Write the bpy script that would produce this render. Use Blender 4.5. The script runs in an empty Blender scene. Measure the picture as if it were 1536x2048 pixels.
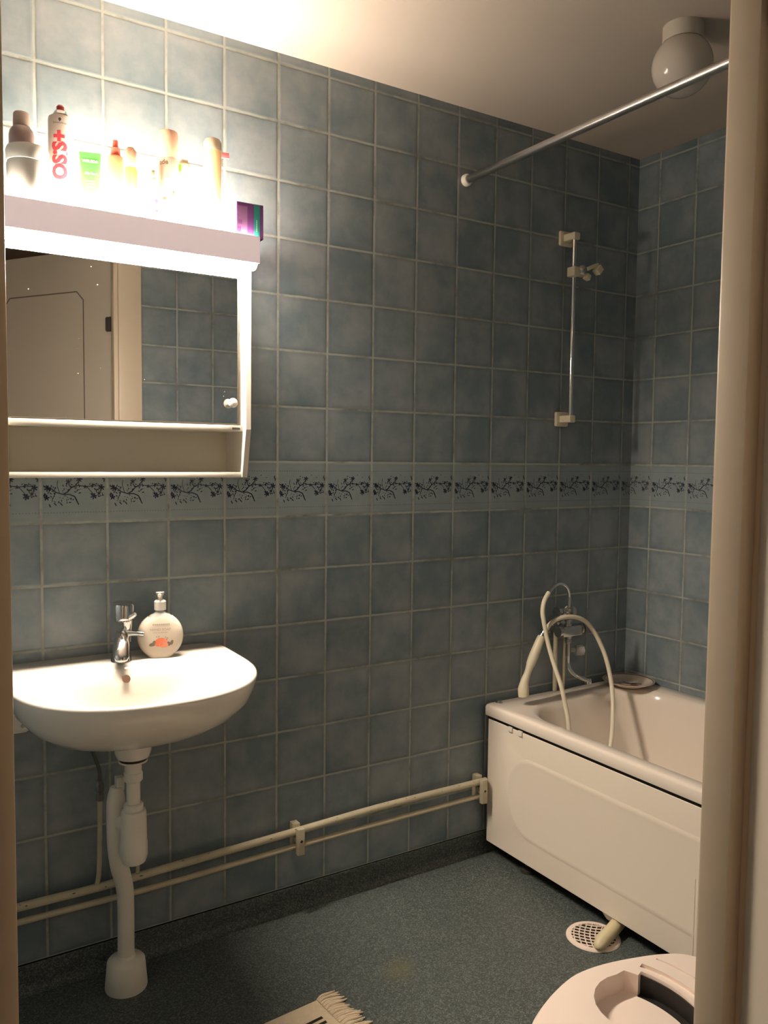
import bpy, bmesh, math, random
from mathutils import Vector, Matrix, Quaternion
PI = math.pi
scene = bpy.context.scene
COL = scene.collection

# ---------------------------------------------------------------- camera, world, lights, exposure
cam_data = bpy.data.cameras.new('camera')
cam = bpy.data.objects.new('camera', cam_data); COL.objects.link(cam)
CAM = Vector((-1.05291, -2.26824, 1.41328))
R_ = Vector((0.84551113, -0.53384097, 0.01116914))
U_ = Vector((0.02471777, 0.06002674, 0.99789069))
F_ = Vector((0.53338538, 0.8434516, -0.06394864))
M3 = Matrix((R_, U_, -F_)).transposed()
cam.matrix_world = Matrix.Translation(CAM) @ M3.to_4x4()
cam_data.sensor_fit = 'HORIZONTAL'; cam_data.sensor_width = 36.0
cam_data.lens = 1656.0 / 1536.0 * 36.0
cam_data.clip_start = 0.02
scene.camera = cam

world = bpy.data.worlds.new('world'); scene.world = world
world.use_nodes = True
world.node_tree.nodes['Background'].inputs[0].default_value = (1.0, 0.85, 0.7, 1)
world.node_tree.nodes['Background'].inputs[1].default_value = 0.0

scene.view_settings.view_transform = 'Standard'
scene.view_settings.look = 'None'
scene.view_settings.gamma = 1
scene.view_settings.exposure = 0.0
scene.view_settings.use_curve_mapping = False
try:
    scene.cycles.max_bounces = 10; scene.cycles.diffuse_bounces = 6
    scene.cycles.sample_clamp_indirect = 6.0
    scene.cycles.caustics_reflective = False
    scene.cycles.use_denoising = True
except Exception:
    pass

LAMP_TOP = 150.0       # opal cover of the cabinet lamp, upper side
LAMP_BOTTOM = 440.0    # opal cover of the cabinet lamp, lower side
LAMP_COL = (1.0, 0.835, 0.66)
HALL_POWER = 4.0
hl = bpy.data.lights.new('hall_fill', 'AREA'); hl.shape = 'DISK'; hl.size = 0.35  # unseen fill light, added to lift the doorway and hall slightly
hl.energy = HALL_POWER; hl.color = (1.0, 0.78, 0.56)
hlo = bpy.data.objects.new('hall_fill', hl); COL.objects.link(hlo)
hlo.location = (-1.35, -2.95, 2.45)

# ---------------------------------------------------------------- dimensions
XB = 1.5419; CEIL = 2.586; XL = -1.30; YF = -1.60; YO = -1.70; COVE = 0.075
T = 0.165
OPL, OPR, OPT = -0.965, -0.131, 2.34      # door opening
ROWS = [2.5567, 2.3915, 2.2248, 2.0602, 1.8952, 1.7338, 1.5661, 1.4007, 1.2373, 1.0737, 0.9063, 0.7414, 0.5747, 0.4081]
ROWS = ROWS + [0.4081 - T, 0.4081 - 2 * T]      # k = -7 .. 8
COLS = [-0.6629, -0.496, -0.3295, -0.1643, 0.0026, 0.169, 0.3328, 0.4955, 0.6605, 0.8219, 0.9872, 1.1518, 1.3208, 1.4857]

# ---------------------------------------------------------------- materials
def nmat(name):
    m = bpy.data.materials.new(name); m.use_nodes = True
    return m, m.node_tree, m.node_tree.nodes['Principled BSDF']

def mat(name, col, rough=0.5, metal=0.0, spec=0.5, coat=0.0, noise=0.0, nscale=20.0, bump=0.0, bscale=60.0, trans=0.0, emis=None, estr=0.0, sss=0.0, ior=1.45):
    m, nt, b = nmat(name)
    b.inputs['Base Color'].default_value = (*col, 1)
    b.inputs['Roughness'].default_value = rough
    b.inputs['Metallic'].default_value = metal
    b.inputs['Specular IOR Level'].default_value = spec
    b.inputs['Coat Weight'].default_value = coat
    b.inputs['IOR'].default_value = ior
    b.inputs['Transmission Weight'].default_value = trans
    if sss:
        b.inputs['Subsurface Weight'].default_value = sss
        b.inputs['Subsurface Radius'].default_value = (0.02, 0.015, 0.01)
    if emis:
        b.inputs['Emission Color'].default_value = (*emis, 1)
        b.inputs['Emission Strength'].default_value = estr
    tc = nt.nodes.new('ShaderNodeTexCoord')
    if noise:
        n = nt.nodes.new('ShaderNodeTexNoise'); n.inputs['Scale'].default_value = nscale; n.inputs['Detail'].default_value = 4
        nt.links.new(tc.outputs['Object'], n.inputs['Vector'])
        mx = nt.nodes.new('ShaderNodeMix'); mx.data_type = 'RGBA'
        mx.inputs['A'].default_value = (*[c * (1 - noise) for c in col], 1)
        mx.inputs['B'].default_value = (*[min(1, c * (1 + noise)) for c in col], 1)
        nt.links.new(n.outputs['Fac'], mx.inputs['Factor'])
        nt.links.new(mx.outputs['Result'], b.inputs['Base Color'])
    if bump:
        n = nt.nodes.new('ShaderNodeTexNoise'); n.inputs['Scale'].default_value = bscale; n.inputs['Detail'].default_value = 3
        nt.links.new(tc.outputs['Object'], n.inputs['Vector'])
        bp = nt.nodes.new('ShaderNodeBump'); bp.inputs['Strength'].default_value = bump; bp.inputs['Distance'].default_value = 0.002
        nt.links.new(n.outputs['Fac'], bp.inputs['Height']); nt.links.new(bp.outputs['Normal'], b.inputs['Normal'])
    return m

def mathn(nt, op, a, b=None, c=None, clamp=False):
    n = nt.nodes.new('ShaderNodeMath'); n.operation = op; n.use_clamp = clamp
    for i, v in enumerate((a, b, c)):
        if v is None: continue
        if isinstance(v, (int, float)): n.inputs[i].default_value = v
        else: nt.links.new(v, n.inputs[i])
    return n.outputs[0]

def mixc(nt, f, a, b):
    mx = nt.nodes.new('ShaderNodeMix'); mx.data_type = 'RGBA'
    for key, v in (('Factor', f), ('A', a), ('B', b)):
        if isinstance(v, (int, float)): mx.inputs[key].default_value = v
        elif isinstance(v, tuple): mx.inputs[key].default_value = (*v, 1)
        else: nt.links.new(v, mx.inputs[key])
    return mx.outputs['Result']

def tile_material():
    m, nt, b = nmat('blue_glazed_tiles')
    N = nt.nodes; Lk = nt.links
    uv = N.new('ShaderNodeUVMap'); uv.uv_map = 'UVMap'
    sep = N.new('ShaderNodeSeparateXYZ'); Lk.new(uv.outputs[0], sep.inputs[0])
    tc = N.new('ShaderNodeTexCoord')
    wob = N.new('ShaderNodeTexNoise'); wob.inputs['Scale'].default_value = 25; Lk.new(tc.outputs['Object'], wob.inputs['Vector'])
    w = mathn(nt, 'MULTIPLY', mathn(nt, 'SUBTRACT', wob.outputs['Fac'], 0.5), 0.02)
    u = mathn(nt, 'ADD', sep.outputs[0], w); v = mathn(nt, 'ADD', sep.outputs[1], w)
    fu = mathn(nt, 'FRACT', u); fv = mathn(nt, 'FRACT', v)
    du = mathn(nt, 'MINIMUM', fu, mathn(nt, 'SUBTRACT', 1.0, fu))
    dv = mathn(nt, 'MINIMUM', fv, mathn(nt, 'SUBTRACT', 1.0, fv))
    d = mathn(nt, 'MINIMUM', du, dv)
    mr = N.new('ShaderNodeMapRange'); mr.interpolation_type = 'SMOOTHSTEP'
    mr.inputs['From Min'].default_value = 0.014; mr.inputs['From Max'].default_value = 0.024
    Lk.new(d, mr.inputs['Value']); tile = mr.outputs[0]
    # tile id
    cmb = N.new('ShaderNodeCombineXYZ')
    Lk.new(mathn(nt, 'FLOOR', u), cmb.inputs[0]); Lk.new(mathn(nt, 'FLOOR', v), cmb.inputs[1])
    wn = N.new('ShaderNodeTexWhiteNoise'); wn.noise_dimensions = '2D'; Lk.new(cmb.outputs[0], wn.inputs['Vector'])
    vadd = N.new('ShaderNodeVectorMath'); vadd.operation = 'ADD'
    vs = N.new('ShaderNodeVectorMath'); vs.operation = 'SCALE'; vs.inputs['Scale'].default_value = 7
    Lk.new(wn.outputs['Color'], vs.inputs[0]); Lk.new(tc.outputs['Object'], vadd.inputs[0]); Lk.new(vs.outputs[0], vadd.inputs[1])
    n1 = N.new('ShaderNodeTexNoise'); n1.inputs['Scale'].default_value = 7; n1.inputs['Detail'].default_value = 5; n1.inputs['Roughness'].default_value = 0.6
    Lk.new(vadd.outputs[0], n1.inputs['Vector'])
    cr = N.new('ShaderNodeValToRGB'); Lk.new(n1.outputs['Fac'], cr.inputs[0])
    cr.color_ramp.elements[0].position = 0.36; cr.color_ramp.elements[0].color = (*TILE_DARK, 1)
    cr.color_ramp.elements[1].position = 0.66; cr.color_ramp.elements[1].color = (*TILE_LIGHT, 1)
    # slightly deeper glaze along tile edges
    em = N.new('ShaderNodeMapRange'); em.interpolation_type = 'SMOOTHSTEP'
    em.inputs['From Min'].default_value = 0.0; em.inputs['From Max'].default_value = 0.13
    em.inputs['To Min'].default_value = 0.82; em.inputs['To Max'].default_value = 1.0
    Lk.new(d, em.inputs['Value'])
    hv = N.new('ShaderNodeHueSaturation')
    Lk.new(cr.outputs[0], hv.inputs['Color'])
    tone = mathn(nt, 'ADD', mathn(nt, 'MULTIPLY', wn.outputs['Value'], 0.12), 0.94)
    Lk.new(mathn(nt, 'MULTIPLY', tone, em.outputs[0]), hv.inputs['Value'])
    # border row: v between -1 and 0
    inb = mathn(nt, 'MULTIPLY', mathn(nt, 'GREATER_THAN', sep.outputs[1], -1.0), mathn(nt, 'LESS_THAN', sep.outputs[1], 0.0))
    sc = N.new('ShaderNodeCombineXYZ'); Lk.new(mathn(nt, 'MULTIPLY', u, 1.5), sc.inputs[0]); Lk.new(mathn(nt, 'MULTIPLY', v, 45.0), sc.inputs[1])
    st = N.new('ShaderNodeTexNoise'); st.inputs['Scale'].default_value = 1.0; st.inputs['Detail'].default_value = 3; Lk.new(sc.outputs[0], st.inputs['Vector'])
    bcol = mixc(nt, st.outputs['Fac'], tuple(c * 0.95 for c in BORDER), tuple(min(1, c * 1.12) for c in BORDER))
    dots = mathn(nt, 'LESS_THAN', mathn(nt, 'ABSOLUTE', mathn(nt, 'SUBTRACT', mathn(nt, 'ABSOLUTE', mathn(nt, 'SUBTRACT', fv, 0.5)), 0.335)), 0.009)
    dd = mathn(nt, 'LESS_THAN', mathn(nt, 'FRACT', mathn(nt, 'MULTIPLY', u, 22.0)), 0.5)
    bcol = mixc(nt, mathn(nt, 'MULTIPLY', mathn(nt, 'MULTIPLY', dots, dd), 0.55), bcol, (0.07, 0.09, 0.12))
    tcol = mixc(nt, mathn(nt, 'MULTIPLY', inb, 0.7), hv.outputs[0], bcol)
    # grout with dirt
    gn = N.new('ShaderNodeTexNoise'); gn.inputs['Scale'].default_value = 6; gn.inputs['Detail'].default_value = 6; gn.inputs['Roughness'].default_value = 0.7
    Lk.new(tc.outputs['Object'], gn.inputs['Vector'])
    gr = N.new('ShaderNodeValToRGB'); Lk.new(gn.outputs['Fac'], gr.inputs[0])
    gr.color_ramp.elements[0].position = 0.36; gr.color_ramp.elements[0].color = (*GROUT_DIRTY, 1)
    gr.color_ramp.elements[1].position = 0.52; gr.color_ramp.elements[1].color = (*GROUT, 1)
    Lk.new(mixc(nt, tile, gr.outputs[0], tcol), b.inputs['Base Color'])
    rr = mathn(nt, 'SUBTRACT', 0.75, mathn(nt, 'MULTIPLY', tile, 0.42)); Lk.new(rr, b.inputs['Roughness'])
    b.inputs['Specular IOR Level'].default_value = 0.4
    # relief
    rl = N.new('ShaderNodeMapRange'); rl.interpolation_type = 'SMOOTHERSTEP'
    rl.inputs['From Min'].default_value = 0.008; rl.inputs['From Max'].default_value = 0.05
    Lk.new(d, rl.inputs['Value'])
    n2 = N.new('ShaderNodeTexNoise'); n2.inputs['Scale'].default_value = 45; n2.inputs['Detail'].default_value = 4; Lk.new(tc.outputs['Object'], n2.inputs['Vector'])
    hgt = mathn(nt, 'ADD', rl.outputs[0], mathn(nt, 'MULTIPLY', n2.outputs['Fac'], 0.35))
    bp = N.new('ShaderNodeBump'); bp.inputs['Strength'].default_value = 0.6; bp.inputs['Distance'].default_value = 0.0012
    Lk.new(hgt, bp.inputs['Height']); Lk.new(bp.outputs[0], b.inputs['Normal'])
    return m

TILE_DARK = (0.150, 0.200, 0.235); TILE_LIGHT = (0.265, 0.300, 0.325)
BORDER = (0.262, 0.315, 0.335); GROUT = (0.36, 0.385, 0.36); GROUT_DIRTY = (0.19, 0.20, 0.18)
M_tile = tile_material()
M_filler = mat('pale_grout_filler', (0.62, 0.58, 0.50), 0.8)
M_ink = mat('navy_print', (0.035, 0.045, 0.075), 0.4)
M_ceil = mat('ceiling_paint', (0.50, 0.44, 0.385), 0.9, spec=0.1, noise=0.03, nscale=3, bump=0.15, bscale=200)

def floor_material():
    m, nt, b = nmat('speckled_vinyl'); N = nt.nodes; Lk = nt.links
    tc = N.new('ShaderNodeTexCoord')
    v = N.new('ShaderNodeTexVoronoi'); v.inputs['Scale'].default_value = 330; Lk.new(tc.outputs['Object'], v.inputs['Vector'])
    n = N.new('ShaderNodeTexNoise'); n.inputs['Scale'].default_value = 5; n.inputs['Detail'].default_value = 4; Lk.new(tc.outputs['Object'], n.inputs['Vector'])
    sp = N.new('ShaderNodeSeparateColor'); Lk.new(v.outputs['Color'], sp.inputs[0])
    cr = N.new('ShaderNodeValToRGB'); Lk.new(sp.outputs[0], cr.inputs[0])
    e = cr.color_ramp.elements; e[0].position = 0.0; e[0].color = (0.035, 0.045, 0.046, 1); e[1].position = 1.0; e[1].color = (0.185, 0.205, 0.195, 1)
    x = cr.color_ramp.elements.new(0.6); x.color = (0.075, 0.093, 0.094, 1)
    base = mixc(nt, mathn(nt, 'MULTIPLY', n.outputs['Fac'], 0.35), cr.outputs[0], (0.075, 0.09, 0.088))
    # yellowish worn stain in the middle of the floor
    gm = N.new('ShaderNodeVectorMath'); gm.operation = 'DISTANCE'; gm.inputs[1].default_value = (0.18, -0.43, 0.0); Lk.new(tc.outputs['Object'], gm.inputs[0])
    n3 = N.new('ShaderNodeTexNoise'); n3.inputs['Scale'].default_value = 14; Lk.new(tc.outputs['Object'], n3.inputs['Vector'])
    s = N.new('ShaderNodeMapRange'); s.interpolation_type = 'SMOOTHSTEP'; s.inputs['From Min'].default_value = 0.075; s.inputs['From Max'].default_value = 0.0
    Lk.new(mathn(nt, 'ADD', gm.outputs['Value'], mathn(nt, 'MULTIPLY', mathn(nt, 'SUBTRACT', n3.outputs['Fac'], 0.5), 0.09)), s.inputs['Value'])
    base = mixc(nt, mathn(nt, 'MULTIPLY', s.outputs[0], 0.45), base, (0.15, 0.14, 0.06))
    Lk.new(base, b.inputs['Base Color']); b.inputs['Roughness'].default_value = 0.5; b.inputs['Specular IOR Level'].default_value = 0.35
    bp = N.new('ShaderNodeBump'); bp.inputs['Strength'].default_value = 0.25; bp.inputs['Distance'].default_value = 0.001
    Lk.new(sp.outputs[1], bp.inputs['Height']); Lk.new(bp.outputs[0], b.inputs['Normal'])
    return m
M_floor = floor_material()
M_porc = mat('white_porcelain', (0.84, 0.80, 0.74), 0.12, coat=0.3)
M_enam = mat('white_enamel', (0.85, 0.765, 0.68), 0.15, coat=0.2)
M_panel = mat('white_lacquered_panel', (0.90, 0.81, 0.70), 0.35)
M_cab = mat('white_painted_cabinet', (0.80, 0.76, 0.68), 0.4)
M_frame = mat('cream_frame_paint', (0.66, 0.56, 0.44), 0.35, noise=0.03, nscale=8)
M_door = mat('cream_door_paint', (0.62, 0.56, 0.48), 0.3, noise=0.02, nscale=6)
M_groove = mat('dark_door_groove', (0.16, 0.13, 0.10), 0.7)
M_chrome = mat('chrome', (0.80, 0.80, 0.80), 0.08, metal=1.0)
M_dchrome = mat('dull_chrome', (0.52, 0.52, 0.51), 0.22, metal=1.0, noise=0.15, nscale=60)
M_alu = mat('brushed_aluminium', (0.62, 0.61, 0.60), 0.28, metal=1.0)
M_plas = mat('white_plastic', (0.78, 0.75, 0.68), 0.4)
M_cream = mat('aged_cream_plastic', (0.72, 0.66, 0.50), 0.4)
M_hose = mat('cream_shower_hose', (0.76, 0.70, 0.55), 0.35)
M_pipe = mat('old_cream_pipe_paint', (0.55, 0.50, 0.37), 0.5, noise=0.15, nscale=30, bump=0.4, bscale=120)
M_black = mat('black_rubber_and_shade', (0.015, 0.013, 0.012), 0.6)  # rubber parts, and black put into gaps and slots as shade
M_dark = mat('dark_plastic', (0.05, 0.045, 0.045), 0.4)
M_mirror = mat('mirror_glass', (0.80, 0.80, 0.79), 0.01, metal=1.0)
M_glass = mat('clear_plastic', (0.90, 0.92, 0.90), 0.05, trans=0.6)
M_rug = mat('cream_woven_cotton', (0.74, 0.62, 0.46), 0.95, spec=0.1, bump=0.9, bscale=260, noise=0.1, nscale=90)
M_rugb = mat('black_woven_stripe', (0.04, 0.03, 0.02), 0.95, spec=0.1, bump=0.9, bscale=260)
M_globe = mat('opal_glass', (0.62, 0.57, 0.52), 0.12, coat=0.3)
M_lbase = mat('lamp_base_plastic', (0.58, 0.53, 0.46), 0.4)
M_hall = mat('hallway_wall_paint', (0.55, 0.48, 0.38), 0.9, spec=0.1)
M_litter = mat('pinkish_white_plastic', (0.92, 0.79, 0.71), 0.3)
M_yel = mat('yellowed_waste_pipe', (0.72, 0.64, 0.42), 0.35)

def emis(name, col, strength):
    m, nt, b = nmat(name)
    b.inputs['Base Color'].default_value = (0.8, 0.8, 0.8, 1)
    b.inputs['Emission Color'].default_value = (*col, 1); b.inputs['Emission Strength'].default_value = strength
    return m
M_ltop = emis('opal_cover_upper', LAMP_COL, LAMP_TOP)
M_lbot = emis('opal_cover_lower', LAMP_COL, LAMP_BOTTOM)
M_val = mat('glowing_lamp_cover', (0.80, 0.72, 0.70), 0.4, emis=(1.0, 0.78, 0.78), estr=0.45)

# ---------------------------------------------------------------- geometry helpers
class MB:
    """collects vertices and faces in world coordinates; build() links ONE mesh object"""
    def __init__(s): s.v = []; s.f = []; s.mi = []; s.uv = {}
    def add(s, vs, fs, mi=0):
        o = len(s.v); s.v += [tuple(p) for p in vs]
        for f in fs: s.f.append(tuple(i + o for i in f)); s.mi.append(mi)
        return s
    def box(s, x0, x1, y0, y1, z0, z1, mi=0, bev=0.0, seg=2):
        bm = bmesh.new()
        bmesh.ops.create_cube(bm, size=1.0)
        for v in bm.verts:
            v.co = Vector(((x0 + x1) / 2 + v.co.x * (x1 - x0), (y0 + y1) / 2 + v.co.y * (y1 - y0), (z0 + z1) / 2 + v.co.z * (z1 - z0)))
        if bev: bmesh.ops.bevel(bm, geom=bm.edges[:], offset=bev, segments=seg, affect='EDGES', profile=0.6)
        s.bm(bm, mi=mi); return s
    def bm(s, bm, M=None, mi=0):
        bm.verts.index_update()
        s.add([(M @ v.co if M else v.co) for v in bm.verts], [[v.index for v in f.verts] for f in bm.faces], mi); bm.free()
    def obox(s, c, size, M3=None, bev=0.0, mi=0, seg=2):
        bm = bmesh.new(); bmesh.ops.create_cube(bm, size=1.0)
        for v in bm.verts: v.co = Vector((v.co.x * size[0], v.co.y * size[1], v.co.z * size[2]))
        if bev: bmesh.ops.bevel(bm, geom=bm.edges[:], offset=bev, segments=seg, affect='EDGES', profile=0.6)
        M = Matrix.Translation(Vector(c)) @ (M3.to_4x4() if M3 else Matrix())
        s.bm(bm, M, mi); return s
    def rings(s, rings, cap0=True, cap1=True, mi=0, closed=True):
        n = len(rings[0]); vs = [p for r in rings for p in r]; fs = []
        for k in range(len(rings) - 1):
            for i in range(n if closed else n - 1):
                j = (i + 1) % n
                fs.append((k * n + i, k * n + j, (k + 1) * n + j, (k + 1) * n + i))
        if cap0: fs.append(tuple(reversed(range(n))))
        if cap1: fs.append(tuple(range((len(rings) - 1) * n, len(rings) * n)))
        s.add(vs, fs, mi); return s
    def lathe(s, prof, c=(0, 0, 0), axis=(0, 0, 1), n=32, mi=0, cap=True, ref=None):
        """prof: list of (radius, height along axis)"""
        ax = Vector(axis).normalized(); q = Vector((0, 0, 1)).rotation_difference(ax)
        rs = []
        for r, h in prof:
            rs.append([Vector(c) + q @ Vector((r * math.cos(2 * PI * i / n), r * math.sin(2 * PI * i / n), h)) for i in range(n)])
        return s.rings(rs, cap, cap, mi)
    def tube(s, pts, r, n=12, mi=0, smooth=0, cap=True):
        pts = [Vector(p) for p in pts]
        rad = list(r) if isinstance(r, (list, tuple)) else [r] * len(pts)
        if smooth:
            P2 = []; R2 = []
            for i in range(len(pts) - 1):
                p0 = pts[max(i - 1, 0)]; p1 = pts[i]; p2 = pts[i + 1]; p3 = pts[min(i + 2, len(pts) - 1)]
                for k in range(smooth):
                    t = k / smooth
                    P2.append(0.5 * ((2 * p1) + (p2 - p0) * t + (2 * p0 - 5 * p1 + 4 * p2 - p3) * t * t + (3 * p1 - p0 - 3 * p2 + p3) * t ** 3))
                    R2.append(rad[i] * (1 - t) + rad[i + 1] * t)
            P2.append(pts[-1]); R2.append(rad[-1]); pts, rad = P2, R2
        rs = []; prev = None
        for i, p in enumerate(pts):
            t = (pts[min(i + 1, len(pts) - 1)] - pts[max(i - 1, 0)]).normalized()
            if prev is None:
                a = Vector((0, 0, 1)) if abs(t.z) < 0.9 else Vector((1, 0, 0))
                u = t.cross(a).normalized()
            else:
                u = (prev - t * prev.dot(t)).normalized()
            w = t.cross(u); prev = u
            rs.append([p + (u * math.cos(2 * PI * k / n) + w * math.sin(2 * PI * k / n)) * rad[i] for k in range(n)])
        return s.rings(rs, cap, cap, mi)
    def cyl(s, a, b, r, n=24, mi=0, r2=None): return s.tube([a, b], [r, r if r2 is None else r2], n, mi)
    def prism(s, outline, axis, a, b, mi=0):
        """outline of 2-D points extruded along axis 'x','y','z' from a to b"""
        def P(p, h):
            return {'x': (h, p[0], p[1]), 'y': (p[0], h, p[1]), 'z': (p[0], p[1], h)}[axis]
        return s.rings([[P(p, a) for p in outline], [P(p, b) for p in outline]], mi=mi)
    def build(s, name, mats, parent=None, flat=False, angle=35, bevel=0.0):
        o0 = ORG.get(parent.name, Vector()) if parent else Vector()
        me = bpy.data.meshes.new(name)
        me.from_pydata([tuple(Vector(p) - o0) for p in s.v], [], s.f); 
        if not isinstance(mats, (list, tuple)): mats = [mats]
        for m_ in mats: me.materials.append(m_)
        for p, i in zip(me.polygons, s.mi): p.material_index = i
        bm = bmesh.new(); bm.from_mesh(me); bmesh.ops.recalc_face_normals(bm, faces=bm.faces[:]); bm.to_mesh(me); bm.free()
        if not flat:
            me.shade_smooth(); me.set_sharp_from_angle(angle=math.radians(angle))
        me.update()
        o = bpy.data.objects.new(name, me); COL.objects.link(o)
        if parent:
            o.parent = parent; ORG[o.name] = o0
        else: ORG[o.name] = Vector()
        if bevel:
            bv = o.modifiers.new('bevel', 'BEVEL'); bv.width = bevel; bv.segments = 2; bv.limit_method = 'ANGLE'
        return o
ORG = {}

def thing(name, label, cat, loc, group=None):
    o = bpy.data.objects.new(name, None); COL.objects.link(o); o.empty_display_size = 0.05
    o.location = loc; o['label'] = label; o['category'] = cat
    if group: o['group'] = group
    ORG[o.name] = Vector(loc)
    return o
def tag(o, label, cat, group=None):
    o['label'] = label; o['category'] = cat
    if group: o['group'] = group
    return o
def struct(o, label=None):
    o['kind'] = 'structure'
    if label: o['label'] = label
    return o
def rrect(x0, x1, y0, y1, r, seg=6):
    pts = []
    for cx, cy, a0 in ((x1 - r, y1 - r, 0), (x0 + r, y1 - r, 90), (x0 + r, y0 + r, 180), (x1 - r, y0 + r, 270)):
        for i in range(seg + 1):
            a = math.radians(a0 + 90 * i / seg); pts.append((cx + r * math.cos(a), cy + r * math.sin(a)))
    return pts
def rrect4(x0, x1, y0, y1, rs, seg=8):
    """corner radii: (x1,y1), (x0,y1), (x0,y0), (x1,y0)"""
    pts = []
    for (sx, sy, a0), r in zip(((1, 1, 0), (0, 1, 90), (0, 0, 180), (1, 0, 270)), rs):
        cx = x1 - r if sx else x0 + r; cy = y1 - r if sy else y0 + r
        for i in range(seg + 1):
            a = math.radians(a0 + 90 * i / seg); pts.append((cx + r * math.cos(a), cy + r * math.sin(a)))
    return pts

def text_tris(body, size, align='CENTER', bold=0.0, spacing=1.0):
    cu = bpy.data.curves.new('lettering_curve', 'FONT'); cu.body = body; cu.size = size
    cu.align_x = align; cu.align_y = 'CENTER'; cu.offset = bold; cu.resolution_u = 3; cu.space_character = spacing
    o = bpy.data.objects.new('lettering_tmp', cu); COL.objects.link(o)
    dg = bpy.context.evaluated_depsgraph_get(); me = bpy.data.meshes.new_from_object(o.evaluated_get(dg))
    vs = [v.co.copy() for v in me.vertices]; fs = [tuple(p.vertices) for p in me.polygons]
    bpy.data.objects.remove(o); bpy.data.curves.remove(cu); bpy.data.meshes.remove(me)
    return vs, fs

# ---------------------------------------------------------------- setting: tiled walls
def sprig():
    """printed flower sprig of one border tile, in tile coordinates 0..1"""
    rnd = random.Random(11); polys = []
    def blob(a, b, ra, rb, ang, n=6):
        c, s_ = math.cos(ang), math.sin(ang)
        ra *= 1.45; rb *= 1.5
        polys.append([(a + ra * math.cos(2 * PI * i / n) * c - rb * math.sin(2 * PI * i / n) * s_,
                       b + ra * math.cos(2 * PI * i / n) * s_ + rb * math.sin(2 * PI * i / n) * c) for i in range(n)])
    def stroke(pts, w0, w1):
        for i in range(len(pts) - 1):
            (a, b), (c, d) = pts[i], pts[i + 1]; L = math.hypot(c - a, d - b); nx, ny = -(d - b) / L, (c - a) / L
            t0, t1 = i / (len(pts) - 1), (i + 1) / (len(pts) - 1)
            u, v = 1.2 * (w0 * (1 - t0) + w1 * t0), 1.2 * (w0 * (1 - t1) + w1 * t1)
            polys.append([(a + nx * u, b + ny * u), (a - nx * u, b - ny * u), (c - nx * v, d - ny * v), (c + nx * v, d + ny * v)])
    stroke([(0.14, 0.56), (0.22, 0.49), (0.33, 0.455), (0.42, 0.455), (0.50, 0.42), (0.54, 0.33)], 0.006, 0.009)
    stroke([(0.33, 0.455), (0.40, 0.50), (0.45, 0.56), (0.52, 0.60), (0.68, 0.58), (0.90, 0.59)], 0.009, 0.004)
    stroke([(0.45, 0.56), (0.40, 0.64), (0.38, 0.70)], 0.005, 0.003)
    stroke([(0.52, 0.60), (0.56, 0.67), (0.60, 0.72)], 0.005, 0.003)
    stroke([(0.68, 0.58), (0.75, 0.50), (0.80, 0.43)], 0.005, 0.003)
    stroke([(0.22, 0.49), (0.18, 0.40), (0.16, 0.33)], 0.005, 0.003)
    stroke([(0.28, 0.46), (0.24, 0.60), (0.25, 0.68)], 0.004, 0.003)
    def flower(a, b, r, n=6):
        blob(a, b, r * 0.45, r * 0.45, 0, 7)
        for i in range(n):
            t = 2 * PI * i / n + 0.3; blob(a + r * math.cos(t), b + r * math.sin(t), r * 0.42, r * 0.24, t)
    flower(0.10, 0.55, 0.034); flower(0.085, 0.40, 0.030, 5); flower(0.41, 0.66, 0.026, 5); flower(0.57, 0.69, 0.030)
    flower(0.66, 0.575, 0.022, 5); flower(0.91, 0.56, 0.034); flower(0.79, 0.42, 0.034); flower(0.87, 0.47, 0.022, 5)
    for (ca, cb, sa, sb, k) in ((0.13, 0.49, 0.09, 0.10, 40), (0.46, 0.55, 0.14, 0.09, 30), (0.83, 0.52, 0.11, 0.11, 38), (0.35, 0.38, 0.16, 0.06, 16), (0.62, 0.72, 0.2, 0.04, 6)):
        for i in range(k):
            a = min(0.95, max(0.05, ca + rnd.uniform(-sa, sa))); b = min(0.77, max(0.25, cb + rnd.uniform(-sb, sb)))
            blob(a, b, rnd.uniform(0.006, 0.017), rnd.uniform(0.003, 0.007), rnd.uniform(0, PI), 5)
    for a, b, g in ((0.53, 0.36, 1.9), (0.55, 0.31, 2.0), (0.30, 0.30, 2.2), (0.94, 0.72, 1.4), (0.955, 0.68, 1.4), (0.13, 0.28, 2.0), (0.21, 0.30, 2.3)):
        blob(a, b, 0.024, 0.007, g)
    return polys
SPRIG = sprig()

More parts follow.
